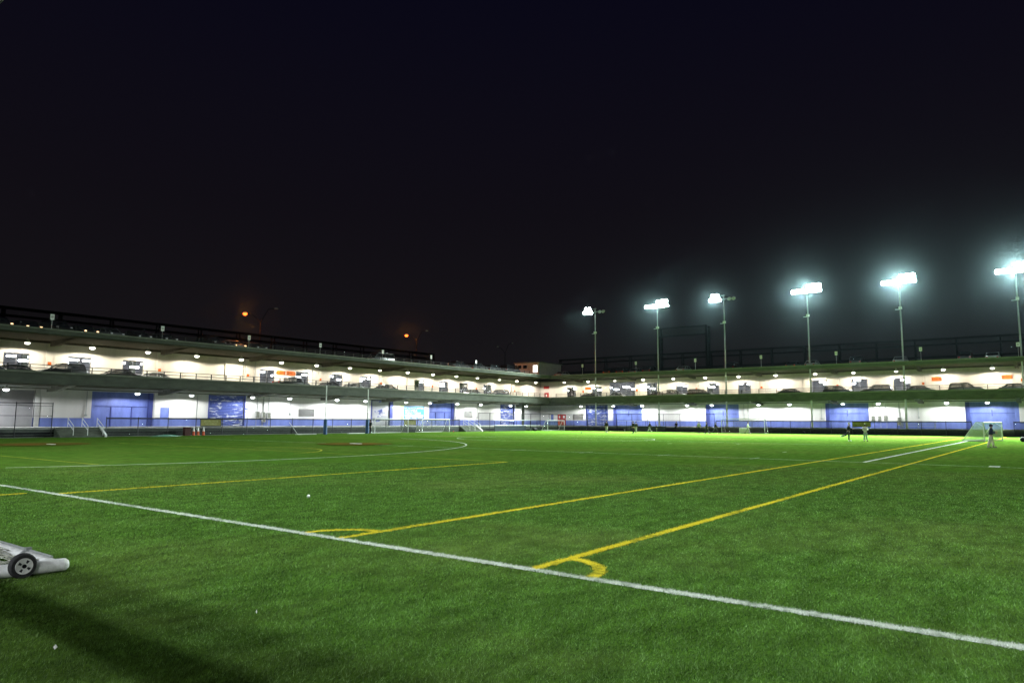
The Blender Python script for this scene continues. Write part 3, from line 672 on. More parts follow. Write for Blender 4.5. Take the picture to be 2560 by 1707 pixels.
# ------------------------------------------------------------------ roof structures
def gantry(W, label, u0, u1, d, z0, zt, step, end_slope=1.5, tall=None):
    G_ = empty('steel_gantry', W.p((u0 + u1) / 2, d, z0), label, 'gantry')
    n = int(round((u1 - u0) / step))
    for i in range(n + 1):
        u = u0 + (u1 - u0) * i / n
        for dd in (-0.7, 0.7):
            m = MB(); m.tube(W.p(u, d + dd, z0), W.p(u, d + dd * 0.5, zt), 0.13, n=6); part('post', m, DKSTEEL, G_)
        m = MB(); m.tube(W.p(u, d - 0.7, z0), W.p(u, d + 0.45, zt - 1.2), 0.05, n=5); part('brace', m, DKSTEEL, G_)
    for zz in (zt, zt - 1.0, z0 + (zt - z0) * 0.42):
        m = MB(); W.box(m, u0 - 0.1, u1 + 0.1, d - 0.42, d - 0.2, zz - 0.16, zz + 0.16); part('beam', m, DKSTEEL, G_)
    m = MB(); W.box(m, u0, u1, d + 0.2, d + 0.4, zt - 0.15, zt + 0.15); part('beam', m, DKSTEEL, G_)
    for u, s in ((u0, -1), (u1, 1)):
        m = MB(); m.tube(W.p(u, d, zt), W.p(u + s * end_slope, d, z0), 0.12, n=6); part('end_strut', m, DKSTEEL, G_)
    for i in range(n):
        a = u0 + (u1 - u0) * i / n; b = u0 + (u1 - u0) * (i + 1) / n
        m = MB(); m.quad(W.p(a + .1, d, z0), W.p(b - .1, d, z0), W.p(b - .1, d, zt), W.p(a + .1, d, zt)); part('netting', m, DKNET, G_)
    if tall:
        a, b, zz = tall
        for u in (a, b):
            for dd in (-0.8, 0.8):
                m = MB(); W.box(m, u - 0.2, u + 0.2, d + dd - 0.2, d + dd + 0.2, z0, zz); part('tall_post', m, DKSTEEL, G_)
            for k in range(5):
                z1 = z0 + (zz - z0) * k / 5; z2 = z0 + (zz - z0) * (k + 1) / 5
                m = MB(); m.tube(W.p(u, d - 0.8, z1), W.p(u, d + 0.8, z2), 0.06, n=5); part('brace', m, DKSTEEL, G_)
        for z1 in (zz, zz - 1.75):
            m = MB(); W.box(m, a - 0.2, b + 0.2, d - 1.0, d - 0.65, z1 - 0.17, z1 + 0.17); part('tall_beam', m, DKSTEEL, G_)
        m = MB(); m.quad(W.p(a, d - 0.8, zz - 1.7), W.p(b, d - 0.8, zz - 1.7), W.p(b, d - 0.8, zz), W.p(a, d - 0.8, zz)); part('truss_lattice', m, DKNET, G_)
    return G_
gantry(WA, 'long dark steel gantry on the roof of the left wing', 19, 109.5, 20, Z_ROOF, 15.7, 6.4)
gantry(WB, 'dark steel gantry with a tall frame on the roof of the right wing', -6, 94.5, 20, Z_ROOF, 16.45, 6.4, tall=(57.4, 68.3, 22.0))
# booth
Bt = empty('roof_booth', (127, 90.5, Z_ROOF), 'small flat roofed booth on the roof corner with one glowing window', 'booth')
BOOTH = pm('booth_paint', (0.42, 0.40, 0.33), 0.8, 0.15, 1.0)
m = MB().box(126.2, 135.0, 88.4, 94.9, Z_ROOF, 14.45); part('wall', m, BOOTH, Bt)
m = MB().box(126.0, 135.2, 88.2, 95.1, 14.452, 14.62); part('roof', m, CONCL, Bt)
LITW = pm('lit_window', (1, 0.97, 0.88), 0.5, 0, 1, emit=3.2, emitcol=(1.0, 0.97, 0.90))
for a, b, z0, z1, mt, nm in ((88.7, 89.85, 12.35, 13.85, LITW, 'lit_window'), (91.5, 92.55, 13.3, 14.0, CARGLASS, 'window'), (93.0, 93.95, 13.35, 14.05, CARGLASS, 'window')):
    m = MB().box(126.12, 126.19, a, b, z0, z1); w = part(nm, m, mt, Bt)
    m = MB(); 
    for (p, q, r_, s) in ((a - .07, a, z0 - .07, z1 + .07), (b, b + .07, z0 - .07, z1 + .07), (a, b, z1, z1 + .07), (a, b, z0 - .07, z0)): m.box(126.09, 126.2, p, q, r_, s)
    part('frame', m, GREYM, w)
m = MB().box(128.0, 131.0, 94.9, 94.97, 12.9, 13.6); part('window', m, CARGLASS, Bt)

# small post signs along the roof edges (one at each column line)
def post_sign(x, y, zb, ax, label):
    S_ = empty('post_sign', (x, y, zb), label, 'sign', 'small white signs along the roof edges')
    m = MB(); m.tube((x, y, zb), (x, y, zb + 1.95), 0.03, n=6); part('post', m, STEEL, S_)
    m = MB(); (m.box(x - 0.2, x + 0.2, y - 0.05, y - 0.03, zb + 1.45, zb + 2.05) if ax == 'A' else m.box(x - 0.05, x - 0.03, y - 0.2, y + 0.2, zb + 1.45, zb + 2.05)); p_ = part('plate', m, WHITEP, S_)
    m = MB(); (m.box(x - 0.12, x + 0.12, y - 0.056, y - 0.052, zb + 1.62, zb + 1.9) if ax == 'A' else m.box(x - 0.056, x - 0.052, y - 0.12, y + 0.12, zb + 1.62, zb + 1.9)); part('symbol', m, GREYM, p_)
for i, u in enumerate([30.8, 42.8, 54.5, 66.2, 78.5, 89.7, 101.8]):
    post_sign(u, 85.6, Z_ROOF, 'A', 'small white post sign on the left roof edge, %s from the left' % ORD[i])
for i, u in enumerate([77.0, 64.8, 52.6, 40.5, 28.2, 16.0, 3.7]):
    post_sign(125.6, u, Z_ROOF + 0.4, 'B', 'small white post sign on the right roof edge, %s from the inner corner' % ORD[i])

# ------------------------------------------------------------------ signs on the walls
RX = math.pi / 2
def exit_sign(W, u, z, w, h, arrow, label, rot):
    S_ = empty('exit_sign', W.p(u, 7.95, z - h / 2), label, 'sign', 'orange exit signs')
    m = MB(); W.box(m, u - w / 2, u + w / 2, 7.90, 7.97, z - h / 2, z + h / 2); part('panel', m, ORANGE, S_)
    sgn = 1 if W is WA else -1           # viewer's right in u
    m = MB(); c = u - sgn * arrow * w * 0.36; W.box(m, c - w * 0.085, c + w * 0.085, 7.885, 7.899, z - h * 0.36, z + h * 0.36); p_ = part('symbol_box', m, BLACKP, S_)
    m = MB(); W.box(m, c - w * 0.03, c + w * 0.03, 7.875, 7.884, z - h * 0.24, z + h * 0.24); part('symbol', m, ORANGE, p_)
    lettering('EXIT', h * 0.62, W.p(u - sgn * arrow * w * 0.02, 7.895, z), rot, BLACKP, S_, sx=0.85)
    m = MB(); c = u + sgn * arrow * w * 0.40
    m.prism([(c + sgn * arrow * 0.09, z), (c - sgn * arrow * 0.05, z + 0.10), (c - sgn * arrow * 0.05, z - 0.10)], lambda p, q, t: W.p(p, t, q), 7.885, 7.899)
    W.box(m, c - 0.16 * 1, c + 0.0, 7.886, 7.898, z - 0.03, z + 0.03); part('arrow', m, BLACKP, S_)
RA, RB = (RX, 0, 0), (RX, 0, -RX)
exit_sign(WA, 64.1, 8.9, 1.52, 0.6, -1, 'orange exit sign with arrow pointing left, on the left wing', RA)
exit_sign(WA, 65.85, 8.88, 1.52, 0.6, 1, 'orange exit sign with arrow pointing right, on the left wing', RA)
exit_sign(WB, 79.5, 8.88, 1.4, 0.5, -1, 'small orange exit sign on the right wing near the inner corner', RB)
exit_sign(WB, 14.8, 8.9, 1.4, 0.62, -1, 'orange exit sign with arrow pointing left, left of the wide shutter', RB)
exit_sign(WB, 5.55, 8.9, 1.4, 0.62, 1, 'orange exit sign with arrow pointing right, right of the wide shutter', RB)
m = MB().box(131.9, 131.98, 89.62, 91.06, 9.0, 9.66); solo('wall_sign', m, RED, 'red sign above the red door in the upper corner', 'sign')
m = MB().box(131.9, 131.98, 3.3, 3.95, 8.2, 8.6); solo('wall_sign', m, ORANGE, 'small orange wall sign at the right edge of the upper wall', 'sign')
for i, u in enumerate([33.12 + 12.72 * k for k in range(8)]):
    m = MB(); WA.box(m, u - 0.17, u + 0.17, 7.80, 7.855, 8.0, 8.38); solo('bay_marker', m, ORANGE, 'small orange bay marker on the left upper wall, %s from the left' % ORD[i], 'marker', 'orange bay markers')
for i, u in enumerate([80.69, 67.9, 55.1, 42.6, 29.6, 16.7]):
    m = MB(); WB.box(m, u - 0.17, u + 0.17, 7.80, 7.855, 8.0, 8.38); solo('bay_marker', m, ORANGE, 'small orange bay marker on the right upper wall, %s from the inner corner' % ORD[i], 'marker', 'orange bay markers')
# blue and green wall banner
Bn = empty('wall_banner', (91, 91.9, 2.2), 'wide green and blue wall banner with white lettering', 'banner')
m = MB().box(87.5, 89.62, 91.92, 91.97, 2.2, 4.4); part('green_panel', m, pm('green_print', (0.62, 0.72, 0.30), 0.6, 0.15, 1.2), Bn)
m = MB().box(89.64, 94.8, 91.92, 91.97, 2.2, 4.4); part('blue_panel', m, pm('blue_print', (0.07, 0.30, 0.66), 0.6, 0.1, 1.0), Bn)
lettering('GET THE MOST OF YOUR PARK', 0.36, (92.2, 91.915, 4.08), RA, WHITEP, Bn, sx=0.92)
lettering('BECOME A', 0.62, (89.95, 91.915, 3.62), RA, WHITEP, Bn, align='LEFT')
lettering('FRIEND TODAY.', 0.62, (89.95, 91.915, 3.12), RA, WHITEP, Bn, align='LEFT', sx=0.9)
m = MB().box(89.9, 94.5, 91.905, 91.918, 2.50, 2.86); part('white_text_bar', m, WHITEP, Bn)
m = MB().box(90.0, 91.3, 91.905, 91.918, 2.28, 2.40); m.box(91.6, 92.8, 91.905, 91.918, 2.28, 2.40); m.box(93.1, 94.4, 91.905, 91.918, 2.28, 2.40); part('white_text_bar', m, WHITEP, Bn)
# small blue notice next to the peeling shutter
S_ = empty('wall_notice', (58.62, 91.95, 2.9), 'small blue and white notice beside the peeling blue shutter', 'sign')
m = MB().box(58.42, 58.88, 91.94, 91.98, 2.9, 3.5); part('panel', m, BLUE, S_); m = MB().box(58.48, 58.82, 91.93, 91.938, 2.98, 3.3); part('white_field', m, WHITEP, S_)

# conduits, switch boxes and pipes on the walls (each cabinet is a thing)
def cabinet(W, u, z0, w, h, label):
    C_ = empty('electrical_cabinet', W.p(u, 7.8, z0), label, 'cabinet', 'grey cabinets on the walls')
    m = MB(); W.box(m, u - w / 2, u + w / 2, 7.70, 7.97, z0, z0 + h); b = part('box', m, GREYM, C_)
    m = MB(); W.box(m, u - w / 2 + .05, u + w / 2 - .05, 7.68, 7.70, z0 + .05, z0 + h - .05); d = part('door', m, CONCL, b)
    m = MB(); W.box(m, u + w / 2 - .14, u + w / 2 - .09, 7.66, 7.68, z0 + h * .45, z0 + h * .6); part('handle', m, STEEL, d)
    m = MB(); m.tube(W.p(u, 7.9, z0 + h), W.p(u, 7.9, 5.2), 0.05, n=6); m.tube(W.p(u - 0.12, 7.9, z0), W.p(u - 0.12, 7.9, Z_DOCK), 0.03, n=6); part('conduit', m, STEEL, C_)
for i, (u, z0, w, h) in enumerate(((60.35, 2.15, 0.62, 0.95), (61.35, 2.15, 0.5, 0.9), (62.25, 2.1, 0.6, 0.85), (61.4, 1.55, 0.55, 0.45))):
    cabinet(WA, u, z0, w, h, 'grey electrical cabinet beside the peeling shutter, ' + ('left one', 'middle one', 'right one', 'low one under the middle')[i])
for i, (u, z0, w, h) in enumerate(((24.25, 2.15, 0.6, 0.9), (23.3, 2.15, 0.55, 0.9), (22.4, 2.15, 0.6, 0.95), (20.4, 1.5, 0.5, 1.3))):
    cabinet(WB, u, z0, w, h, 'grey electrical cabinet on the right wing, %s to the right of the blue door' % ORD[i])
for W, runs, par in ((WA, [(57.8, Z_DECK, 10.5), (59.7, Z_DECK, 10.5), (69.8, Z_DECK, 10.5), (94.7, Z_DOCK, 5.3), (37.4, 2.2, 5.2), (51.2, Z_DOCK, 5.2), (65.9, 2.6, 5.1), (109.9, 2.4, 5.0)], wing_a),
                     (WB, [(75.6, 2.2, 5.2), (46.0, 2.4, 5.2), (45.2, Z_DOCK, 5.2), (32.4, 2.4, 4.6), (17.6, 2.6, 4.4), (3.4, 2.6, 4.4)], wing_b)):
    for u, a, b in runs:
        m = MB(); m.tube(W.p(u, 7.88, a), W.p(u, 7.88, b), 0.045, n=6); W.box(m, u - 0.12, u + 0.12, 7.8, 7.98, a, a + 0.25) if a not in (Z_DECK, Z_DOCK) else None; part('conduit', m, STEEL, par)
for a, b, d, z0 in ((18, 123, 6.2, 5.42), (18, 123, 4.4, 5.55)):
    m = MB(); m.tube(WA.p(a, d, z0), WA.p(b, d, z0), 0.07, n=6); part('ceiling_pipe', m, GREYM, wing_a)
    m = MB(); m.tube(WB.p(-7, d, z0), WB.p(83, d, z0), 0.07, n=6); part('ceiling_pipe', m, GREYM, wing_b)
# steel stanchion at the open bay and a free standing column near the corner
m = MB().box(32.0, 32.5, 91.9, 92.3, Z_DOCK, 5.25); part('stanchion', m, GREYM, wing_a)
m = MB().box(116.8, 117.2, 85.6, 86.0, Z_DOCK, 5.2); m.box(116.4, 117.6, 85.2, 86.4, 5.2, 5.6); part('column', m, CONC, wing_a)

# ------------------------------------------------------------------ fences
def fence(pa, pb, z1, step, label, cat='fence', band=0.16, mids=(1.0,), name='chain_link_fence', mat=CHAIN, screen=0.0):
    pa = Vector((*pa, 0)); pb = Vector((*pb, 0)); L_ = (pb - pa).length; d = (pb - pa).normalized(); n = max(1, int(round(L_ / step)))
    Fn = empty(name, (pa + pb) / 2, label, cat)
    first = None
    for i in range(n + 1):
        p = pa + d * (L_ * i / n)
        if first is None:
            m = MB(); m.tube(p, p + Vector((0, 0, z1)), 0.045, n=8); m.lathe([(0.05, z1), (0.05, z1 + 0.03), (0.01, z1 + 0.07)], (p.x, p.y, 0), 8); first = part('post', m, BLACKM, Fn)
        else:
            o = bpy.data.objects.new('post', first.data); COL.objects.link(o); o.parent = Fn; o.location = p - pa
    nrm = Vector((-d.y, d.x, 0))
    m = MB(); a = pa + nrm * 0.05; b = pb + nrm * 0.05
    m.add([a + Vector((0, 0, z1 - band)), b + Vector((0, 0, z1 - band)), b + Vector((0, 0, z1)), a + Vector((0, 0, z1)),
           a - nrm * .1 + Vector((0, 0, z1 - band)), b - nrm * .1 + Vector((0, 0, z1 - band)), b - nrm * .1 + Vector((0, 0, z1)), a - nrm * .1 + Vector((0, 0, z1))],
          [(0, 1, 2, 3), (4, 7, 6, 5), (3, 2, 6, 7), (0, 4, 5, 1)]); part('top_band', m, BLACKM, Fn)
    for z in mids:
        m = MB(); m.tube(pa + Vector((0, 0, z)), pb + Vector((0, 0, z)), 0.022, n=6); part('rail', m, BLACKM, Fn)
    for i in range(n):
        a = pa + d * (L_ * i / n + 0.05); b = pa + d * (L_ * (i + 1) / n - 0.05)
        m = MB(); m.quad(a, b, b + Vector((0, 0, z1 - band)), a + Vector((0, 0, z1 - band))); part('mesh_panel', m, mat, Fn)
        if screen:
            a2, b2 = a - nrm * 0.03, b - nrm * 0.03
            m = MB(); m.quad(a2 + Vector((0, 0, .03)), b2 + Vector((0, 0, .03)), b2 + Vector((0, 0, screen)), a2 + Vector((0, 0, screen))); part('windscreen', m, WINDSCREEN, Fn)
    return Fn
fence((20.4, 82.0), (30.2, 82.0), 3.5, 3.3, 'tall black chain link fence at the far left beside the steps', mids=(2.2, 0.98, 3.2), band=0.08)
fence((35.5, 82.0), (93.2, 82.0), 2.06, 3.37, 'long low black chain link fence with a dark top band below the left wing', screen=0.9)
fence((98.4, 82.0), (123.9, 82.0), 3.3, 3.2, 'tall black chain link fence on the left wing side of the inner corner', mids=(2.1, 0.98), band=0.09)
fence((124.25, 81.6), (124.25, 48.7), 3.3, 3.22, 'tall black chain link fence on the right wing side of the inner corner', mids=(2.1, 0.98), band=0.09)
fence((124.25, 48.4), (124.25, 9.9), 2.15, 3.22, 'long low black chain link fence with dark top band below the right wing', screen=0.9)
fence((124.25, 4.8), (124.25, -7.8), 2.12, 3.15, 'short piece of low black chain link fence at the right edge', screen=0.9)
fence((-0.14, -20.0), (-0.14, 55.0), 2.2, 3.2, 'low black chain link fence right behind the camera', band=0.15)

# ------------------------------------------------------------------ steps up to the dock
def steps(x0, x1, y1, label):
    S_ = empty('dock_steps', ((x0 + x1) / 2, y1 - 0.8, 0), label, 'steps')
    for i in range(6):
        m = MB().box(x0, x1, y1 - 1.62 + i * 0.27, y1 - 0.005, 0.0 if i == 0 else i * 0.163 + 0.001, (i + 1) * 0.163); t_ = part('step', m, DOCK, S_); m = MB().box(x0, x1, y1 - 1.65 + i * 0.27, y1 - 1.36 + i * 0.27, (i + 1) * 0.163 + 0.001, (i + 1) * 0.163 + 0.035); part('tread', m, CONCL, t_)
    m = MB(); m.prism([(y1 - 1.7, 0), (y1 - 1.7, 0.25), (y1 - 0.1, 1.15), (y1 - 0.005, 1.15), (y1 - 0.005, 0)], lambda p, q, t: (t, p, q), x1 + 0.01, x1 + 0.22); part('cheek_wall', m, WHITEM, S_)
    for f in (0.30, 0.62, 0.97):
        x = x0 + (x1 - x0) * f
        for zz in (0.95, 0.5):
            m = MB(); m.tube((x, y1 - 1.5, 0.2 + zz), (x, y1 + 0.1, 1.05 + zz), 0.03, n=6); part('handrail', m, WHITEM, S_)
        for yy, zz in ((y1 - 1.45, 0.16), (y1 + 0.05, 0.98)):
            m = MB(); m.tube((x, yy, zz), (x, yy, zz + 1.02), 0.03, n=6); part('handrail_post', m, WHITEM, S_)
steps(30.6, 34.9, 82.45, 'wide steps with white handrails at the far left')
steps(93.6, 97.9, 82.45, 'steps with white handrails near the inner corner')

# ------------------------------------------------------------------ goals
def goal(pl, pr, h, ddir, depth, top, label, net=NETTING, r=0.06):
    pl = Vector((*pl, 0)); pr = Vector((*pr, 0)); dd = Vector((*ddir, 0)).normalized(); H = Vector((0, 0, h))
    G_ = empty('soccer_goal', (pl + pr) / 2, label, 'goal')
    for p in (pl, pr):
        m = MB(); m.tube(p, p + H, r, n=8); part('post', m, WHITEM, G_, True)
        m = MB(); m.tube(p + H, p + H + dd * top, r * 0.55, n=6); m.tube(p + H + dd * top, p + dd * depth + Vector((0, 0, .05)), r * 0.5, n=6); m.tube(p + Vector((0, 0, .05)), p + dd * depth + Vector((0, 0, .05)), r * 0.6, n=6)
        m.tube(p + H * 0.78, p + H + dd * top * 0.9, r * .35, n=5); part('side_frame', m, WHITEM, G_, True)
        m = MB(); m.add([p + dd * .02, p + dd * depth, p + dd * top + H, p + H], [(0, 1, 2, 3)]); part('side_net', m, net, G_)
    m = MB(); m.tube(pl + H, pr + H, r, n=8); part('crossbar', m, WHITEM, G_, True)
    m = MB(); m.tube(pl + dd * depth + Vector((0, 0, .05)), pr + dd * depth + Vector((0, 0, .05)), r * 0.7, n=6); part('ground_bar', m, WHITEM, G_, True)
    m = MB(); m.add([pl + dd * depth, pr + dd * depth, pr + dd * top + H, pl + dd * top + H], [(0, 1, 2, 3)]); m.add([pl + dd * top + H, pr + dd * top + H, pr + H, pl + H], [(0, 1, 2, 3)]); part('back_net', m, net, G_)
    return G_
goal((70.9, 78.6), (78.4, 79.4), 2.12, (0.1, 1), 1.6, 0.5, 'wide white goal beside the padded goal post on the left side', r=0.045)
goal((82.3, 80.2), (88.8, 80.3), 2.1, (0.0, 1), 1.5, 0.5, 'wide white goal below the banner, left of the second steps', r=0.045)
goal((117.0, 79.8), (121.6, 78.9), 2.0, (0.2, 1), 1.7, 0.5, 'small white goal in front of the red double door')
goal((121.6, 46.4), (121.6, 39.0), 2.44, (1, 0), 1.8, 0.7, 'full size white goal at the far fence, behind the players')
goal((90.1, 6.1), (95.4, 4.8), 2.0, (0.24, 0.97), 2.1, 0.75, 'nearest white goal with pale green net at the right', NETGREEN, 0.065)
# football uprights
Up = empty('padded_goal_posts', (65, 77.6, 0), 'tall thin goal posts with blue padded feet', 'goal posts')
PAD = pm('navy_pad', (0.035, 0.09, 0.20), 0.6, 0.3, 3)
for x, y, zt in ((60.5, 76.6, 6.45), (69.4, 78.5, 6.3)):
    m = MB(); m.tube((x, y, 0), (x, y, zt), 0.075, 0.065, 8); part('upright', m, WHITEM, Up, True)
    m = MB(); m.tube((x, y, 0.02), (x, y, 2.0), 0.24, n=12); part('pad', m, PAD, Up, True)
m = MB(); m.tube((60.5, 76.6, 3.05), (69.4, 78.5, 3.05), 0.055, n=8); part('crossbar', m, WHITEM, Up, True)

# folded goal lying at the left foreground
SCUFF = pm('scuffed_white_aluminium', (0.72, 0.73, 0.72), 0.45, 0.22, 11, 0.12, stretch=(1, .5, 1))
Fg = empty('folded_goal_frame', (4.1, 10.4, 0), 'white aluminium goal frame on a wheel lying at the left foreground', 'goal frame')
m = MB(); m.tube((3.95, 10.36, 0.085), (3.97, 15.8, 0.085), 0.075, n=14); part('side_tube', m, SCUFF, Fg, True)
m = MB(); m.tube((4.05, 10.295, 0.085), (1.2, 10.72, 0.085), 0.08, n=14); m.lathe([(0.08, 0), (0.075, 0.03), (0.05, 0.06), (0.01, 0.075)], (4.04, 10.297, 0.085), 14, 'x'); part('front_tube', m, SCUFF, Fg, True)
m = MB(); m.tube((3.985, 10.5, 0.165), (4.0, 15.8, 0.165), 0.018, n=6); part('net_track', m, STEEL, Fg)
for y in (11.25, 12.75, 14.3):
    m = MB(); m.lathe([(0.083, -0.05), (0.088, -0.02), (0.088, 0.02), (0.083, 0.05)], (3.955, y, 0.085), 14, 'y'); m.box(3.94, 4.01, y - 0.02, y + 0.05, 0.16, 0.205); part('clamp_strap', m, STEEL, Fg, True)
wh = Vector((3.56, 10.22, 0.152))
m = MB(); m.lathe([(0.085, -0.045), (0.135, -0.05), (0.150, -0.03), (0.153, 0.0), (0.150, 0.03), (0.135, 0.05), (0.085, 0.045)], tuple(wh), 28, 'y'); ty = part('wheel', m, RUBBER, Fg, True)
m = MB(); m.lathe([(0.02, -0.050), (0.03, -0.056), (0.07, -0.052), (0.095, -0.058), (0.095, 0.03)], tuple(wh), 28, 'y'); rim = part('rim', m, pm('worn_white_plastic', (0.55, 0.55, 0.54), 0.5, 0.2, 9), ty, True)
for k in range(4):
    a = math.radians(45 + 90 * k + 12); c = wh + Vector((math.cos(a) * 0.055, -0.0595, math.sin(a) * 0.055)); t_ = Vector((-math.sin(a), 0, math.cos(a))); r_ = Vector((math.cos(a), 0, math.sin(a)))
    m = MB(); m.add([c - r_ * .016 - t_ * .010, c - r_ * .016 + t_ * .010, c + r_ * .020 + t_ * .018, c + r_ * .020 - t_ * .018], [(0, 1, 2, 3)]); part('rim_slot', m, BLACKM, ty)
m = MB(); m.lathe([(0.024, -0.066), (0.024, -0.03)], tuple(wh), 12, 'y'); part('hub', m, DKSTEEL, ty)
m = MB(); m.tube(wh, (3.6, 10.4, 0.10), 0.02, n=8); m.box(3.54, 3.78, 10.33, 10.40, 0.02, 0.17); part('axle_bracket', m, DKSTEEL, Fg)
# bundled net inside the frame
m = MB(); rs = random.Random(5)
for k in range(320):
    p = Vector((rs.uniform(1.6, 3.82), rs.uniform(10.5, 13.0), rs.uniform(0.02, 0.12)))
    for j in range(3):
        q = p + Vector((rs.uniform(-.35, .35), rs.uniform(-.35, .35), rs.uniform(-.06, .07))); q.z = max(0.012, min(0.16, q.z)); q.x = max(1.4, min(3.84, q.x)); q.y = max(10.5, q.y); m.tube(p, q, 0.006, n=4); p = q
part('net_bundle', m, pm('dirty_net_cord', (0.36, 0.37, 0.31), 0.9, 0.35, 8), Fg)

# ------------------------------------------------------------------ cars
def inset(pts, k):
    cx_ = sum(p[0] for p in pts) / len(pts); cz_ = sum(p[1] for p in pts) / len(pts)
    return [(p[0] + (cx_ - p[0]) * k, p[1] + (cz_ - p[1]) * k) for p in pts]
def layered(pts, layers):
    m = MB(); n = len(pts)
    for y, k in layers: m.v += [(p[0], y, p[1]) for p in inset(pts, k)]
    for j in range(len(layers) - 1): m.f += [(j * n + i, j * n + (i + 1) % n, (j + 1) * n + (i + 1) % n, (j + 1) * n + i) for i in range(n)]
    m.f += [tuple(range(n - 1, -1, -1)), tuple(range((len(layers) - 1) * n, len(layers) * n))]
    return m
KINDS = {
 'sedan': dict(w=1.78, body=[(-2.3, .32), (-2.32, .70), (-2.1, .93), (-1.3, .99), (0.95, .96), (1.85, .84), (2.25, .66), (2.28, .32)], cab=[(-1.80, .95), (-1.08, 1.40), (-.4, 1.46), (.30, 1.42), (1.15, .93)], roof=(-1.10, .36, 1.38), wb=1.36, name='parked_sedan'),
 'suv': dict(w=1.88, body=[(-2.3, .38), (-2.34, .85), (-2.25, 1.08), (0.95, 1.08), (1.9, .98), (2.28, .80), (2.3, .38)], cab=[(-2.22, 1.05), (-2.0, 1.62), (-1.5, 1.74), (.20, 1.72), (1.05, 1.05)], roof=(-2.0, .28, 1.66), wb=1.38, name='parked_suv'),
 'pickup': dict(w=1.9, body=[(-2.7, .42), (-2.72, 1.02), (-.75, 1.05), (1.05, 1.08), (2.1, 1.0), (2.5, .85), (2.52, .42)], cab=[(-.85, 1.04), (-.78, 1.70), (-.3, 1.78), (.55, 1.76), (1.25, 1.05)], roof=(-.80, .62, 1.70), wb=1.65, name='parked_pickup'),
 'van': dict(w=1.95, body=[(-2.5, .40), (-2.55, 1.2), (-2.5, 1.25), (1.5, 1.25), (2.3, 1.0), (2.5, .8), (2.52, .40)], cab=[(-2.48, 1.2), (-2.42, 2.0), (-2.2, 2.08), (.9, 2.05), (1.75, 1.2)], roof=(-2.44, .95, 1.95), wb=1.55, name='parked_van')}
CGL = veil('tinted_car_glass', (0.02, 0.024, 0.028), 0.55, 0.08)
def paint(name, c): return pm(name, c, 0.28, 0.06, 1.5, spec=0.6)
CPAINT = {'black': paint('black_car_paint', (0.012, 0.013, 0.014)), 'grey': paint('grey_car_paint', (0.10, 0.105, 0.11)), 'green': paint('dark_green_car_paint', (0.035, 0.055, 0.045)),
          'white': paint('white_car_paint', (0.62, 0.63, 0.62)), 'silver': paint('silver_car_paint', (0.34, 0.35, 0.35)), 'blue': paint('dark_blue_car_paint', (0.015, 0.022, 0.05)), 'red': paint('dark_red_car_paint', (0.14, 0.012, 0.012))}
HL = pm('head_lamp', (0.75, 0.76, 0.78), 0.1, 0.05, 2, spec=0.7); TL = pm('tail_lamp', (0.35, 0.01, 0.01), 0.15, 0.05, 2)
HGLINT = pm('headlight_glint', (1, .85, .6), 0.3, 0, 1, emit=2.2, emitcol=(1.0, 0.62, 0.30)); TGLINT = pm('tail_lamp_glint', (1, .1, .05), 0.3, 0, 1, emit=0.8, emitcol=(1, .30, .12))  # added glow imitating sodium-light glints on parked roof cars, not burning lamps
PROTO = {}
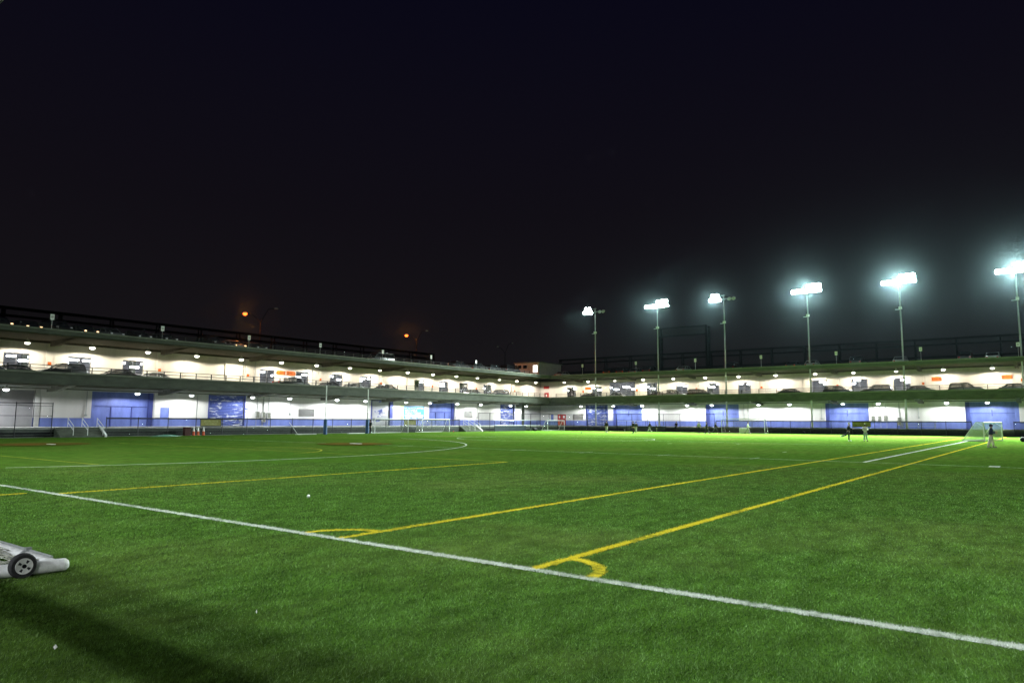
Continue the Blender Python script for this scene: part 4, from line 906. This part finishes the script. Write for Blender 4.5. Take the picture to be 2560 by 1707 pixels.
def car(kind, colour, loc, rz, label, group, lit=None):
    key = (kind, colour, lit)
    if key in PROTO:
        o = copy_tree(PROTO[key]); o.location = loc; o.rotation_euler = (0, 0, rz); return tag(o, label, 'car', group)
    K = KINDS[kind]; w = K['w'] / 2; pt = CPAINT[colour]
    o = empty(K['name'], loc, label, 'car', group, base=(0, 0, 0)); o.rotation_euler = (0, 0, rz); PROTO[key] = o
    bd = part('body', layered(K['body'], [(-w, 0.06), (-w + 0.07, 0.0), (w - 0.07, 0.0), (w, 0.06)]), pt, o, True)
    part('cabin_glass', layered(K['cab'], [(-w + 0.16, 0.10), (-w + 0.07, 0.0), (w - 0.07, 0.0), (w - 0.16, 0.10)]), CGL, o)
    r0, r1, rz_ = K['roof']; m = MB(); m.prism([(r0, rz_), (r0 + 0.12, max(p[1] for p in K['cab']) - 0.01), (r1 - 0.2, max(p[1] for p in K['cab']) + 0.012), (r1, rz_ + 0.03)], lambda p, q, t: (p, t, q), -w + 0.13, w - 0.13); part('roof', m, pt, o)
    cab = K['cab']
    for s in (-1, 1):
        y = s * (w - 0.085)
        for (a, b) in ((cab[0], cab[1]), (cab[-1], cab[-2])):
            m = MB(); m.tube((a[0], y, a[1]), (b[0], y - s * 0.05, b[1]), 0.05, n=5); part('pillar', m, pt, o)
        xm = (cab[0][0] + cab[-1][0]) / 2 - 0.1; m = MB(); m.tube((xm, y, cab[0][1]), (xm, y - s * 0.05, max(p[1] for p in cab) - 0.04), 0.045, n=5); part('pillar', m, pt, o)
        for x in (-K['wb'], K['wb']):
            m = MB(); m.lathe([(0.20, -0.10), (0.31, -0.10), (0.33, -0.06), (0.33, 0.06), (0.31, 0.10), (0.20, 0.10)], (x, s * (w - 0.10), 0.33), 16, 'y'); t_ = part('wheel', m, RUBBER, o, True)
            m = MB(); m.lathe([(0.05, -0.105), (0.21, -0.09), (0.21, 0.09), (0.05, 0.105)], (x, s * (w - 0.10), 0.33), 12, 'y'); part('rim', m, STEEL, t_, True)
        bx = K['body']; m = MB(); m.box(bx[-2][0] - 0.14, bx[-2][0] + 0.03, s * (w - 0.36), s * (w - 0.14), bx[-2][1] - 0.08, bx[-2][1] + 0.05); part('headlight', m, HGLINT if lit == 'front' else HL, o)  # 'front' makes the box glow as a reflected glint
        m = MB(); m.box(bx[1][0] - 0.02, bx[1][0] + 0.12, s * (w - 0.36), s * (w - 0.08), bx[1][1] - 0.12, bx[1][1] + 0.06); part('tail_light', m, TGLINT if lit == 'rear' else TL, o)
    return o
GA, GB, GR = 'cars parked on the upper deck of the left wing', 'cars parked on the upper deck of the right wing', 'cars parked on the roof'
for kind, colr, u, d, fl, lab in (
    ('suv', 'blue', 25.0, 3.4, 0, 'dark blue car at the left edge of the upper deck'), ('sedan', 'green', 28.4, 5.0, 1, 'dark green car in front of the leftmost upper window'),
    ('suv', 'black', 32.6, 3.0, 1, 'black estate car parked between the first two upper windows'), ('sedan', 'black', 39.3, 3.4, 0, 'black low car parked left of the third upper window'),
    ('sedan', 'white', 44.4, 5.4, 0, 'white low car parked left of the wide cream shutter'), ('pickup', 'black', 62.6, 3.0, 0, 'black pickup parked in front of the orange exit signs'),
    ('sedan', 'grey', 70.8, 4.6, 0, 'grey car right of the orange exit signs'), ('sedan', 'silver', 75.2, 5.2, 1, 'pale car in front of an upper window left of the second shutter'),
    ('sedan', 'black', 81.3, 3.4, 0, 'black car at the left end of the second cream shutter'), ('sedan', 'silver', 103.2, 3.4, 0, 'silver car between two windows near the far end of the left deck'),
    ('suv', 'black', 110.8, 3.2, 1, 'black boxy car nearest the inner corner on the left deck')):
    car(kind, colr, WA.p(u, d, Z_DECK), math.pi * fl, lab, GA)
for kind, colr, u, d, fl, lab in (
    ('sedan', 'black', 76.0, 3.4, 1, 'black car behind the farthest floodlight pole'), ('sedan', 'white', 71.0, 5.6, 1, 'white car in front of the wide garage opening'),
    ('sedan', 'grey', 62.4, 5.0, 0, 'grey car in front of the blue topped opening'), ('pickup', 'white', 58.2, 3.6, 1, 'white pickup on the right deck'),
    ('suv', 'green', 52.4, 3.2, 1, 'dark green car with a roof rack, left of the central floodlight pole'), ('sedan', 'black', 36.0, 3.4, 1, 'black car in front of the cream shutter on the right deck'),
    ('suv', 'blue', 28.4, 3.4, 1, 'dark blue car with a red tail lamp, between two upper windows'), ('suv', 'black', 22.8, 3.4, 0, 'black car left of the second floodlight pole from the right'),
    ('sedan', 'green', 16.4, 3.2, 1, 'dark green car below the left pointing exit sign'), ('suv', 'grey', 10.4, 3.2, 1, 'grey hatchback in front of the rightmost cream shutter'),
    ('sedan', 'green', 4.2, 3.2, 1, 'dark green car at the right edge of the upper deck')):
    car(kind, colr, WB.p(u, d, Z_DECK), math.pi * fl + math.pi / 2, lab, GB)
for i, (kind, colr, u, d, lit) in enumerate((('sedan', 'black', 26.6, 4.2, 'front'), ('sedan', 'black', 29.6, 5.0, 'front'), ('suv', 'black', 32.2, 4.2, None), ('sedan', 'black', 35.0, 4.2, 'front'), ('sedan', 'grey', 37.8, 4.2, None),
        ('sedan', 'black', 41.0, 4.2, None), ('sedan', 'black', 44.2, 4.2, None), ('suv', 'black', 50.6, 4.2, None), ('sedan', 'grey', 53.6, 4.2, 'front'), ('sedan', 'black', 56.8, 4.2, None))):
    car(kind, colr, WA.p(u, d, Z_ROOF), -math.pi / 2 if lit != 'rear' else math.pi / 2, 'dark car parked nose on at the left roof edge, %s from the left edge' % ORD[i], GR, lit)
car('van', 'grey', WA.p(80.0, 4.0, Z_ROOF - 0.25), math.pi, 'white van parked along the left roof edge', GR)
for i, (kind, u) in enumerate((('suv', 100.2), ('suv', 105.4), ('suv', 110.4), ('van', 116.0))):
    car(kind, 'black', WA.p(u, 4.2, Z_ROOF), 0, 'dark car on the roof left of the booth, %s of four' % ORD[i], GR)
for i, (kind, u, c) in enumerate((('sedan', 84.5, 'silver'), ('suv', 72.6, 'black'), ('suv', 69.6, 'black'), ('sedan', 66.8, 'grey'), ('suv', 63.7, 'black'), ('sedan', 56.6, 'silver'), ('suv', 47.0, 'black'), ('sedan', 36.2, 'black'), ('sedan', 33.0, 'silver'), ('suv', 25.8, 'black'), ('sedan', 19.4, 'silver'), ('suv', 10.5, 'black'), ('sedan', 7.0, 'silver'))):
    car(kind, c, WB.p(u, 6.0, Z_ROOF), 0, 'dim car on the roof of the right wing, %s from the booth' % ORD[i], GR)

# ------------------------------------------------------------------ people
SKIN = pm('skin', (0.42, 0.26, 0.18), 0.6, 0.1, 8); HAIR = pm('dark_hair', (0.012, 0.010, 0.009), 0.6, 0.2, 20)
def skin_mesh(name, V, E, Rr, mat, parent, root=0, sub=1):
    me = bpy.data.meshes.new(name); me.from_pydata([tuple(v) for v in V], E, []); me.materials.append(mat)
    o = bpy.data.objects.new(name, me); COL.objects.link(o); o.parent = parent
    md = o.modifiers.new('skin', 'SKIN'); md.use_smooth_shade = True
    for i, sv in enumerate(me.skin_vertices[0].data):
        sv.radius = Rr[i] if isinstance(Rr[i], tuple) else (Rr[i], Rr[i]); sv.use_root = (i == root)
    s = o.modifiers.new('sub', 'SUBSURF'); s.levels = sub; s.render_levels = sub
    return o
def D(a): a = math.radians(a); return Vector((math.sin(a), 0, -math.cos(a)))
def person(loc, face, H, label, top, legs, pose, hat=None, hood=False, shoe=None, long_coat=False, name='person', bulk=1.0):
    """pose: dict(l=(thigh,knee), r=.., la=(arm,elbow,out), ra=.., lean, spread)"""
    T = empty(name, loc, label, 'person', 'people on and beside the pitch', base=(0, 0, 0)); T.rotation_euler = (0, 0, math.radians(face))
    H *= 1.04; bulk *= 1.08; k = H / 1.75; ln = math.radians(pose.get('lean', 3)); sp = pose.get('spread', 0.0); sit = pose.get('sit', False)
    pel = Vector((0, 0, 0.95)); upv = Vector((math.sin(ln), 0, math.cos(ln)))
    spine = pel + upv * 0.20; chest = pel + upv * 0.42; neck = pel + upv * 0.55; hb = neck + Vector((0.012, 0, 0.075)); hm = hb + Vector((0.015, 0, 0.085)); ht = hm + Vector((-0.01, 0, 0.085))
    J = {}
    for s, key, ak in ((1, 'l', 'la'), (-1, 'r', 'ra')):
        th, kn = pose[key]; hip = pel + Vector((0, s * 0.095, -0.04)); knee = hip + D(th) * 0.42 + Vector((0, s * sp * 0.5, 0)); ank = knee + D(th - kn) * 0.42 + Vector((0, s * sp * 0.5, 0))
        toe = ank + Vector((0.17, s * 0.03, -0.045)) if not (kn > 55 and not sit) else ank + D(th - kn - 10) * 0.05 + Vector((0.03, 0, -0.14))
        ar, el, ou = pose[ak]; sh = chest + Vector((0, s * 0.19, 0.055)); elb = sh + D(ar) * 0.28 + Vector((0, s * ou, 0)); wr = elb + D(ar + el) * 0.24 + Vector((0, -s * pose.get('cross', 0.0), 0))
        J[s] = (hip, knee, ank, toe, sh, elb, wr)
    mz = min(min(J[1][2].z, J[1][3].z), min(J[-1][2].z, J[-1][3].z)) - 0.035
    off = Vector((0, 0, -mz)) if not sit else Vector((0, 0, -0.86))
    def q(v): return (v + off) * k
    V = [q(pel), q(spine), q(chest), q(neck), q(hb), q(hm), q(ht), q(hm + Vector((0.115, 0, -0.02)))]; E = [(0, 1), (1, 2), (2, 3), (3, 4), (4, 5), (5, 6), (5, 7)]
    Rr = [(.125, .095), (.115, .085), (.135, .095), (.052, .05), (.070, .075), (.082, .098), (.045, .055), (.014, .014)]
    for s in (1, -1):
        hip, knee, ank, toe, sh, elb, wr = J[s]; b = len(V)
        palm = wr + (wr - elb).normalized() * 0.06
        V += [q(hip), q(knee), q(ank), q(toe), q(sh), q(elb), q(wr), q(palm)]
        E += [(0, b), (b, b + 1), (b + 1, b + 2), (b + 2, b + 3), (2, b + 4), (b + 4, b + 5), (b + 5, b + 6), (b + 6, b + 7)]
        Rr += [.085, .058, .042, (.03, .04), .060, .042, .028, (.022, .034)]
        dirv = (wr - elb).normalized(); side = Vector((1, 0, 0)) if abs(dirv.x) < .8 else Vector((0, 0, 1))
        for j, (o_, ln_) in enumerate(((-0.03, .06), (-0.010, .075), (0.010, .07), (0.028, .055))):
            V.append(q(palm + side * o_ + dirv * ln_ + Vector((0, -s * .02, 0)))); E.append((b + 7, len(V) - 1)); Rr.append(.009)
        V.append(q(palm + side * 0.05 + dirv * 0.02 + Vector((0, -s * .02, 0)))); E.append((b + 6, len(V) - 1)); Rr.append(.010)
        V.append(q(hm + Vector((-0.005, s * 0.085, 0)))); E.append((5, len(V) - 1)); Rr.append(.016)
    Rr = [tuple(x * k for x in r) if isinstance(r, tuple) else r * k for r in Rr]
    skin_mesh('body', V, E, Rr, SKIN, T)
    # jacket
    low = pel + upv * (-0.02 if not long_coat else -0.06)
    V = [q(low), q(spine), q(chest), q(neck - upv * 0.03)]; E = [(0, 1), (1, 2), (2, 3)]; Rr = [(.165, .13), (.155, .125), (.165, .125), (.085, .08)]
    if long_coat: V.append(q(low - Vector((0, 0, 0.30)))); E.append((0, 4)); Rr.append((.175, .15))
    for s in (1, -1):
        hip, knee, ank, toe, sh, elb, wr = J[s]; b = len(V); V += [q(sh), q(elb), q(elb + (wr - elb) * 0.88)]; E += [(2, b), (b, b + 1), (b + 1, b + 2)]; Rr += [.085, .066, .046]
    skin_mesh('jacket', V, E, [tuple(x * k * bulk for x in r) if isinstance(r, tuple) else r * k * bulk for r in Rr], top, T)
    V = [q(pel + Vector((0, 0, 0.06))), q(pel)]; E = [(0, 1)]; Rr = [(.145, .115), (.15, .12)]
    for s in (1, -1):
        hip, knee, ank, toe, sh, elb, wr = J[s]; b = len(V); V += [q(hip - Vector((0, 0, 0.03))), q(knee), q(knee + (ank - knee) * 0.93)]; E += [(1, b), (b, b + 1), (b + 1, b + 2)]; Rr += [.105, .085, .066]
    skin_mesh('trousers', V, E, [tuple(x * k * bulk for x in r) if isinstance(r, tuple) else r * k * bulk for r in Rr], legs, T)
    for s in (1, -1):
        ank, toe = J[s][2], J[s][3]; m = MB(); m.tube(q(ank + Vector((-0.07, 0, -0.03))), q(toe + Vector((0.05, 0, 0))), 0.050 * k, 0.042 * k, 8); part('shoe', m, shoe or BLACKM, T, True)
        m = MB(); m.lathe([(0.004, -.012), (0.012, 0), (0.004, .012)], tuple(q(hm + Vector((0.088, s * 0.034, 0.012)))), 6); part('eye', m, BLACKP, T)
    m = MB(); m.lathe([(0.02, -0.010), (0.028, 0), (0.02, 0.006)], tuple(q(hm + Vector((0.080, 0, -0.062)))), 8); part('mouth', m, pm('lip', (0.30, 0.10, 0.09), .6, .1, 5), T)
    c = q(hm + Vector((-0.022, 0, 0.035)))
    m = MB(); m.lathe([(0.098 * k, -0.075 * k), (0.112 * k, -0.02 * k), (0.108 * k, 0.045 * k), (0.07 * k, 0.095 * k), (0.01, 0.115 * k)], tuple(c), 12); part('hood' if hood else ('cap' if hat else 'hair'), m, hat or (top if hood else HAIR), T, True)
    return T
def cloth(n, c): return pm(n, c, 0.85, 0.2, 6)
NAVY, BLK, CHAR = cloth('navy_fabric', (0.016, 0.024, 0.060)), cloth('black_fabric', (0.010, 0.011, 0.013)), cloth('charcoal_fabric', (0.035, 0.037, 0.040))
CRM, PALE, GRYF, WHT = cloth('cream_fabric', (0.62, 0.60, 0.48)), cloth('pale_green_fabric', (0.30, 0.38, 0.31)), cloth('grey_fabric', (0.27, 0.27, 0.25)), cloth('white_fabric', (0.62, 0.61, 0.56))
ST = dict(l=(3, 2), r=(-3, 2), la=(4, 12, .05), ra=(-2, 12, .05))
WK = dict(l=(24, 8), r=(-20, 16), la=(-18, 18, .04), ra=(20, 25, .04), lean=5)
RUN = dict(l=(8, 10), r=(-32, 48), la=(-28, 60, .03), ra=(25, 70, .03), lean=10)
FOLD = dict(l=(9, 4), r=(-9, 6), la=(14, 95, .06), ra=(14, 95, .06), cross=0.16, lean=3)
WIDE = dict(l=(14, 8), r=(-14, 6), la=(18, 85, .04), ra=(10, 70, .05), lean=4, spread=0.16, cross=0.06)
SIT = dict(l=(82, 82), r=(82, 80), la=(18, 40, .04), ra=(18, 40, .04), lean=8, sit=True)
person((68.5, 4.2, 0), -82, 1.74, 'person in navy hooded jacket and cream trousers walking at the right', NAVY, CRM, WIDE, hood=True, shoe=GRYF, bulk=1.25)
person((100.8, 5.6, 0), 200, 1.08, 'child in dark clothes behind the navy jacketed person', BLK, BLK, WK)
person((80.7, 17.3, 0), -76, 1.80, 'person in black running, pale cap, right of the centre', BLK, CHAR, RUN, hat=WHT, shoe=WHITEM)
person((81.9, 15.9, 0), 205, 1.64, 'person in a white jacket and pale green trousers with folded arms', WHT, PALE, FOLD, bulk=1.08)
person((105.4, 60.0, 0), 190, 1.86, 'person in a black jacket and grey trousers standing alone, leftmost of the far players', BLK, GRYF, ST, bulk=1.15)
person((104.6, 54.6, 0), 160, 1.80, 'person in black standing in front of a grey trousered companion', BLK, BLK, ST, bulk=1.1)
person((108.8, 56.3, 0), 20, 1.78, 'person in grey trousers half hidden behind the one in black', CHAR, GRYF, WK)
person((119.5, 59.1, 0), -40, 1.78, 'person in a dark top and light grey trousers striding by the fence', BLK, GRYF, WK, bulk=1.1)
person((121.4, 58.6, 0), 130, 1.28, 'small child in a dark top beside the striding person at the fence', BLK, GRYF, ST)
person((125.0, 56.3, 0.98), 180, 1.75, 'person in black sitting on the dock edge behind the fence', BLK, BLK, SIT, bulk=1.1)
person((115.6, 48.0, 0), 175, 1.80, 'person in a pale grey top and black trousers, left of the two in black', GRYF, BLK, ST)
person((111.8, 45.1, 0), 120, 1.80, 'person in a long black coat walking among the far players', BLK, BLK, WK, long_coat=True, bulk=1.12)
person((117.5, 45.9, 0), -60, 1.84, 'person in black striding beside the full size goal', BLK, CHAR, dict(WK, l=(32, 10), r=(-30, 16)), bulk=1.1)
person((116.5, 40.1, 0), -70, 1.86, 'person in a pale top walking inside the full size goal', WHT, GRYF, dict(WK, l=(26, 10), r=(-24, 20)))
person((71.0, 79.6, 0), 170, 1.80, 'person in black standing beside the right padded goal post', BLK, BLK, ST, bulk=1.1)

# ------------------------------------------------------------------ small things
CONEO = pm('traffic_cone_orange', (0.55, 0.09, 0.03), 0.6, 0.2, 4)
for i, (x, y) in enumerate(((45.0, 81.2), (45.55, 81.2), (46.2, 81.15))):
    C_ = empty('traffic_cone', (x, y, 0), 'tall orange cone with white top by the fence, ' + ('left of three', 'middle of three', 'right of three')[i], 'cone', 'cones by the fence')
    m = MB().box(x - 0.18, x + 0.18, y - 0.18, y + 0.18, 0, 0.04); part('foot', m, RUBBER, C_)
    m = MB(); m.lathe([(0.15, 0.04), (0.12, 0.5)], (x, y, 0), 10); part('shaft', m, CONEO, C_); m = MB(); m.lathe([(0.119, 0.502), (0.07, 0.85), (0.05, 1.0)], (x, y, 0), 10); part('white_collar', m, WHITEM, C_)
m = MB().box(43.9, 44.6, 81.1, 81.6, 0, 0.95); m.box(43.85, 44.65, 81.05, 81.65, 0.95, 1.0); solo('equipment_bin', m, pm('dark_red_plastic', (0.05, 0.012, 0.01), .7, .3, 3), 'dark red bin against the fence left of the cones', 'bin')
m = MB(); n = 20; m.add([(40.9, 79.5, 0.22)] + [(40.9 + 0.8 * math.cos(t), 79.5 + 0.6 * math.sin(t), 0.16) for t in [2 * math.pi * i / n for i in range(n)]] + [(40.9 + 1.7 * (1 + .1 * math.sin(3 * t)) * math.cos(t), 79.5 + 1.2 * math.sin(t), 0.008) for t in [2 * math.pi * i / n for i in range(n)]],
      [(0, 1 + i, 1 + (i + 1) % n) for i in range(n)] + [(1 + i, 1 + n + i, 1 + n + (i + 1) % n, 1 + (i + 1) % n) for i in range(n)]); solo('tarp_mound', m, pm('teal_tarp', (0.04, 0.20, 0.12), .6, .25, 3, .3), 'low teal tarp mound on the turf at the far left', 'tarp', smooth=True)
OLIVE = pm('olive_banner_cloth', (0.20, 0.19, 0.05), 0.7, 0.25, 2.5); OLT = pm('pale_banner_print', (0.36, 0.36, 0.16), .7, .2, 4)
def fence_banner(W, u, w, z0, z1, d, rot, label, txt=True):
    S_ = empty('fence_banner', W.p(u, d, z0), label, 'banner', 'olive banners on the fences')
    m = MB(); W.box(m, u - w / 2, u + w / 2, d - 0.02, d, z0, z1); part('cloth', m, OLIVE, S_)
    m = MB(); 
    for (a, b, c, e_) in ((u - w / 2 - .06, u - w / 2, z0 - .06, z1 + .06), (u + w / 2, u + w / 2 + .06, z0 - .06, z1 + .06), (u - w / 2, u + w / 2, z1, z1 + .06), (u - w / 2, u + w / 2, z0 - .10, z0)): W.box(m, a, b, d - 0.03, d + 0.01, c, e_)
    part('frame', m, BLACKM, S_)
    if txt:
        lettering('SECURE YOUR', (z1 - z0) * 0.40, W.p(u, d - 0.026, z0 + (z1 - z0) * 0.70), rot, OLT, S_)
        lettering('VALUABLES', (z1 - z0) * 0.40, W.p(u, d - 0.026, z0 + (z1 - z0) * 0.27), rot, OLT, S_)
fence_banner(WA, 47.5, 2.6, 1.16, 1.88, -2.12, RA, 'olive banner with pale lettering on the fence right of the cones')
fence_banner(WA, 81.4, 2.6, 1.2, 1.9, -1.94, RA, 'olive banner on the fence behind the wide white goals')
fence_banner(WB, 24.6, 2.6, 1.28, 1.95, 0.16, RB, 'olive banner on the right fence behind the white jacketed person')
def bleacher(W, u0, u1, d, label):
    S_ = empty('bleacher', W.p((u0 + u1) / 2, d, Z_DOCK), label, 'bleacher')
    for i in range(3):
        m = MB(); W.box(m, u0, u1, d + i * 0.6, d + i * 0.6 + 0.26, Z_DOCK + 0.40 + 0.28 * i, Z_DOCK + 0.44 + 0.28 * i); part('seat_plank', m, STEEL, S_)
    for u in (u0 + 0.3, (u0 + u1) / 2, u1 - 0.3):
        m = MB(); m.tube(W.p(u, d, Z_DOCK), W.p(u, d + 1.4, Z_DOCK + 1.0), 0.03, n=5); m.tube(W.p(u, d + 1.4, Z_DOCK), W.p(u, d + 1.4, Z_DOCK + 1.0), 0.03, n=5); part('leg_frame', m, STEEL, S_)
bleacher(WA, 84.0, 89.5, 0.6, 'metal bleacher behind the fence below the wall banner')
bleacher(WB, 14.5, 19.5, 1.6, 'metal bleacher on the dock behind the right fence')
DUG = pm('navy_vinyl_screen', (0.012, 0.022, 0.030), 0.6, 0.35, 2)
def dugout(W, u0, u1, d, label):
    S_ = empty('dugout_rail', W.p((u0 + u1) / 2, d, 0), label, 'rail'); n = int((u1 - u0) / 1.9)
    for i in range(n + 1):
        u = u0 + (u1 - u0) * i / n; m = MB(); m.tube(W.p(u, d, 0), W.p(u, d, 2.0), 0.035, n=6); part('post', m, DKSTEEL, S_)
    m = MB(); m.tube(W.p(u0, d, 2.0), W.p(u1, d, 2.0), 0.035, n=6); m.tube(W.p(u0, d, 1.05), W.p(u1, d, 1.05), 0.03, n=6); part('rail', m, STEEL, S_)
    m = MB(); W.box(m, u0, u0 + (u1 - u0) * 0.72, d - 0.05, d - 0.035, 0.03, 1.02); part('screen', m, DUG, S_)
    m = MB(); W.box(m, u0 + 1, u1 - 1, d + 0.5, d + 0.8, 0.42, 0.46); W.box(m, u0 + 1.2, u0 + 1.3, d + .55, d + .75, 0, .42); W.box(m, u1 - 1.3, u1 - 1.2, d + .55, d + .75, 0, .42); part('bench', m, STEEL, S_)
dugout(WA, 101.3, 114.6, -3.3, 'dugout rail with navy screen in front of the fence near the inner corner')
dugout(WB, 57.5, 67.6, -1.1, 'dugout rail with navy screen in front of the right fence')
m = MB(); m.lathe([(0.01, -.042), (0.03, -.028), (0.043, 0), (0.03, .028), (0.01, .042)], (11.4, 15.0, 0.05), 12); solo('ball', m, WHITEM, 'small white ball on the turf in the middle foreground', 'ball', smooth=True)
for i, (x, y, z, r, lab) in enumerate(((88.4, 79.0, 0.12, .11, 'dark red and white ball by the second steps'), (121.4, 59.6, 0.12, .11, 'white ball at the fence near the seated person'), (98.2, 60.5, .11, .10, 'dark ball on the turf before the small goal'))):
    m = MB(); m.lathe([(0.1 * r, -.98 * r), (.6 * r, -.8 * r), (r, 0), (.6 * r, .8 * r), (0.1 * r, .98 * r)], (x, y, z), 12); solo('ball', m, (RED, WHITEM, BLACKM)[i], lab, 'ball', smooth=True)
for i, (x, y, s) in enumerate(((2.63, 6.74, .024), (4.3, 6.41, .012))):
    m = MB(); m.add([(x, y, .045), (x + s, y + s * .3, .06), (x + s * .7, y + s, .05), (x - s * .2, y + s * .8, .065), (x + s * .4, y + s * .4, .085)], [(0, 1, 4), (1, 2, 4), (2, 3, 4), (3, 0, 4)]); solo('paper_scrap', m, WHITEP, 'scrap of white paper in the grass, ' + ('in the shadow at the lower left', 'the tiny one outside the shadow')[i], 'litter')
def bag(x, y, s, label):
    S_ = empty('sports_bag', (x, y, 0), label, 'bag')
    m = MB(); m.lathe([(0.08 * s, -.42 * s), (.2 * s, -.36 * s), (.24 * s, 0), (.2 * s, .36 * s), (.08 * s, .42 * s)], (x, y, .22 * s), 10, 'x'); part('body', m, BLK, S_, True)
    m = MB(); m.tube((x - .2 * s, y, .42 * s), (x, y, .58 * s), .015, n=5); m.tube((x, y, .58 * s), (x + .2 * s, y, .42 * s), .015, n=5); part('strap', m, CHAR, S_)
bag(111.0, 78.6, 1.3, 'black sports bag on the turf left of the small goal'); bag(92.6, 2.9, 1.1, 'black sports bag on the turf at the right edge'); bag(123.3, 33.2, 1.0, 'black bag against the right fence below a pole')
m = MB(); m.tube((59.35, 80.9, 0.02), (58.7, 81.85, 1.55), 0.035, n=6); solo('leaning_pole', m, WHITEM, 'white pole leaning on the fence left of the padded goal posts', 'pole')
for x0, x1, y in ((56.6, 59.6, 77.2), (66.0, 68.9, 78.4)):
    m = MB().box(x0, x1, y, y + 0.35, 0.03, 0.12); solo('ground_board', m, WHITEM, 'white board on the turf left of the %s padded post' % ('left' if x0 < 60 else 'right'), 'board')
Pg = empty('practice_goal', (118.6, 41.3, 0), 'small pale practice goal inside the full size goal', 'goal')
m = MB(); 
for a, b in (((118.6, 40.6, 0), (118.6, 40.6, .85)), ((118.6, 42.2, 0), (118.6, 42.2, .85)), ((118.6, 40.6, .85), (118.6, 42.2, .85))): m.tube(a, b, .03, n=6)
part('frame', m, WHITEM, Pg); m = MB().quad((118.65, 40.6, 0.02), (118.65, 42.2, 0.02), (118.65, 42.2, .85), (118.65, 40.6, .85)); part('net', m, veil('dense_white_net', (.7, .72, .68), .65), Pg)

# ------------------------------------------------------------------ night haze
hz = MB().box(-78, 268, -78, 298, -1.6, 50)
hm_ = bpy.data.materials.new('night_haze'); hm_.use_nodes = True; nt = hm_.node_tree; nt.nodes.clear()
o_ = nt.nodes.new('ShaderNodeOutputMaterial'); pv = nt.nodes.new('ShaderNodeVolumePrincipled')
pv.inputs['Color'].default_value = (0.62, 0.93, 1.0, 1); pv.inputs['Density'].default_value = 0.000028; pv.inputs['Anisotropy'].default_value = 0.978
nt.links.new(pv.outputs[0], o_.inputs['Volume'])
tag(solo('haze', hz, hm_), 'thin night haze glowing round the floodlights', kind='stuff')
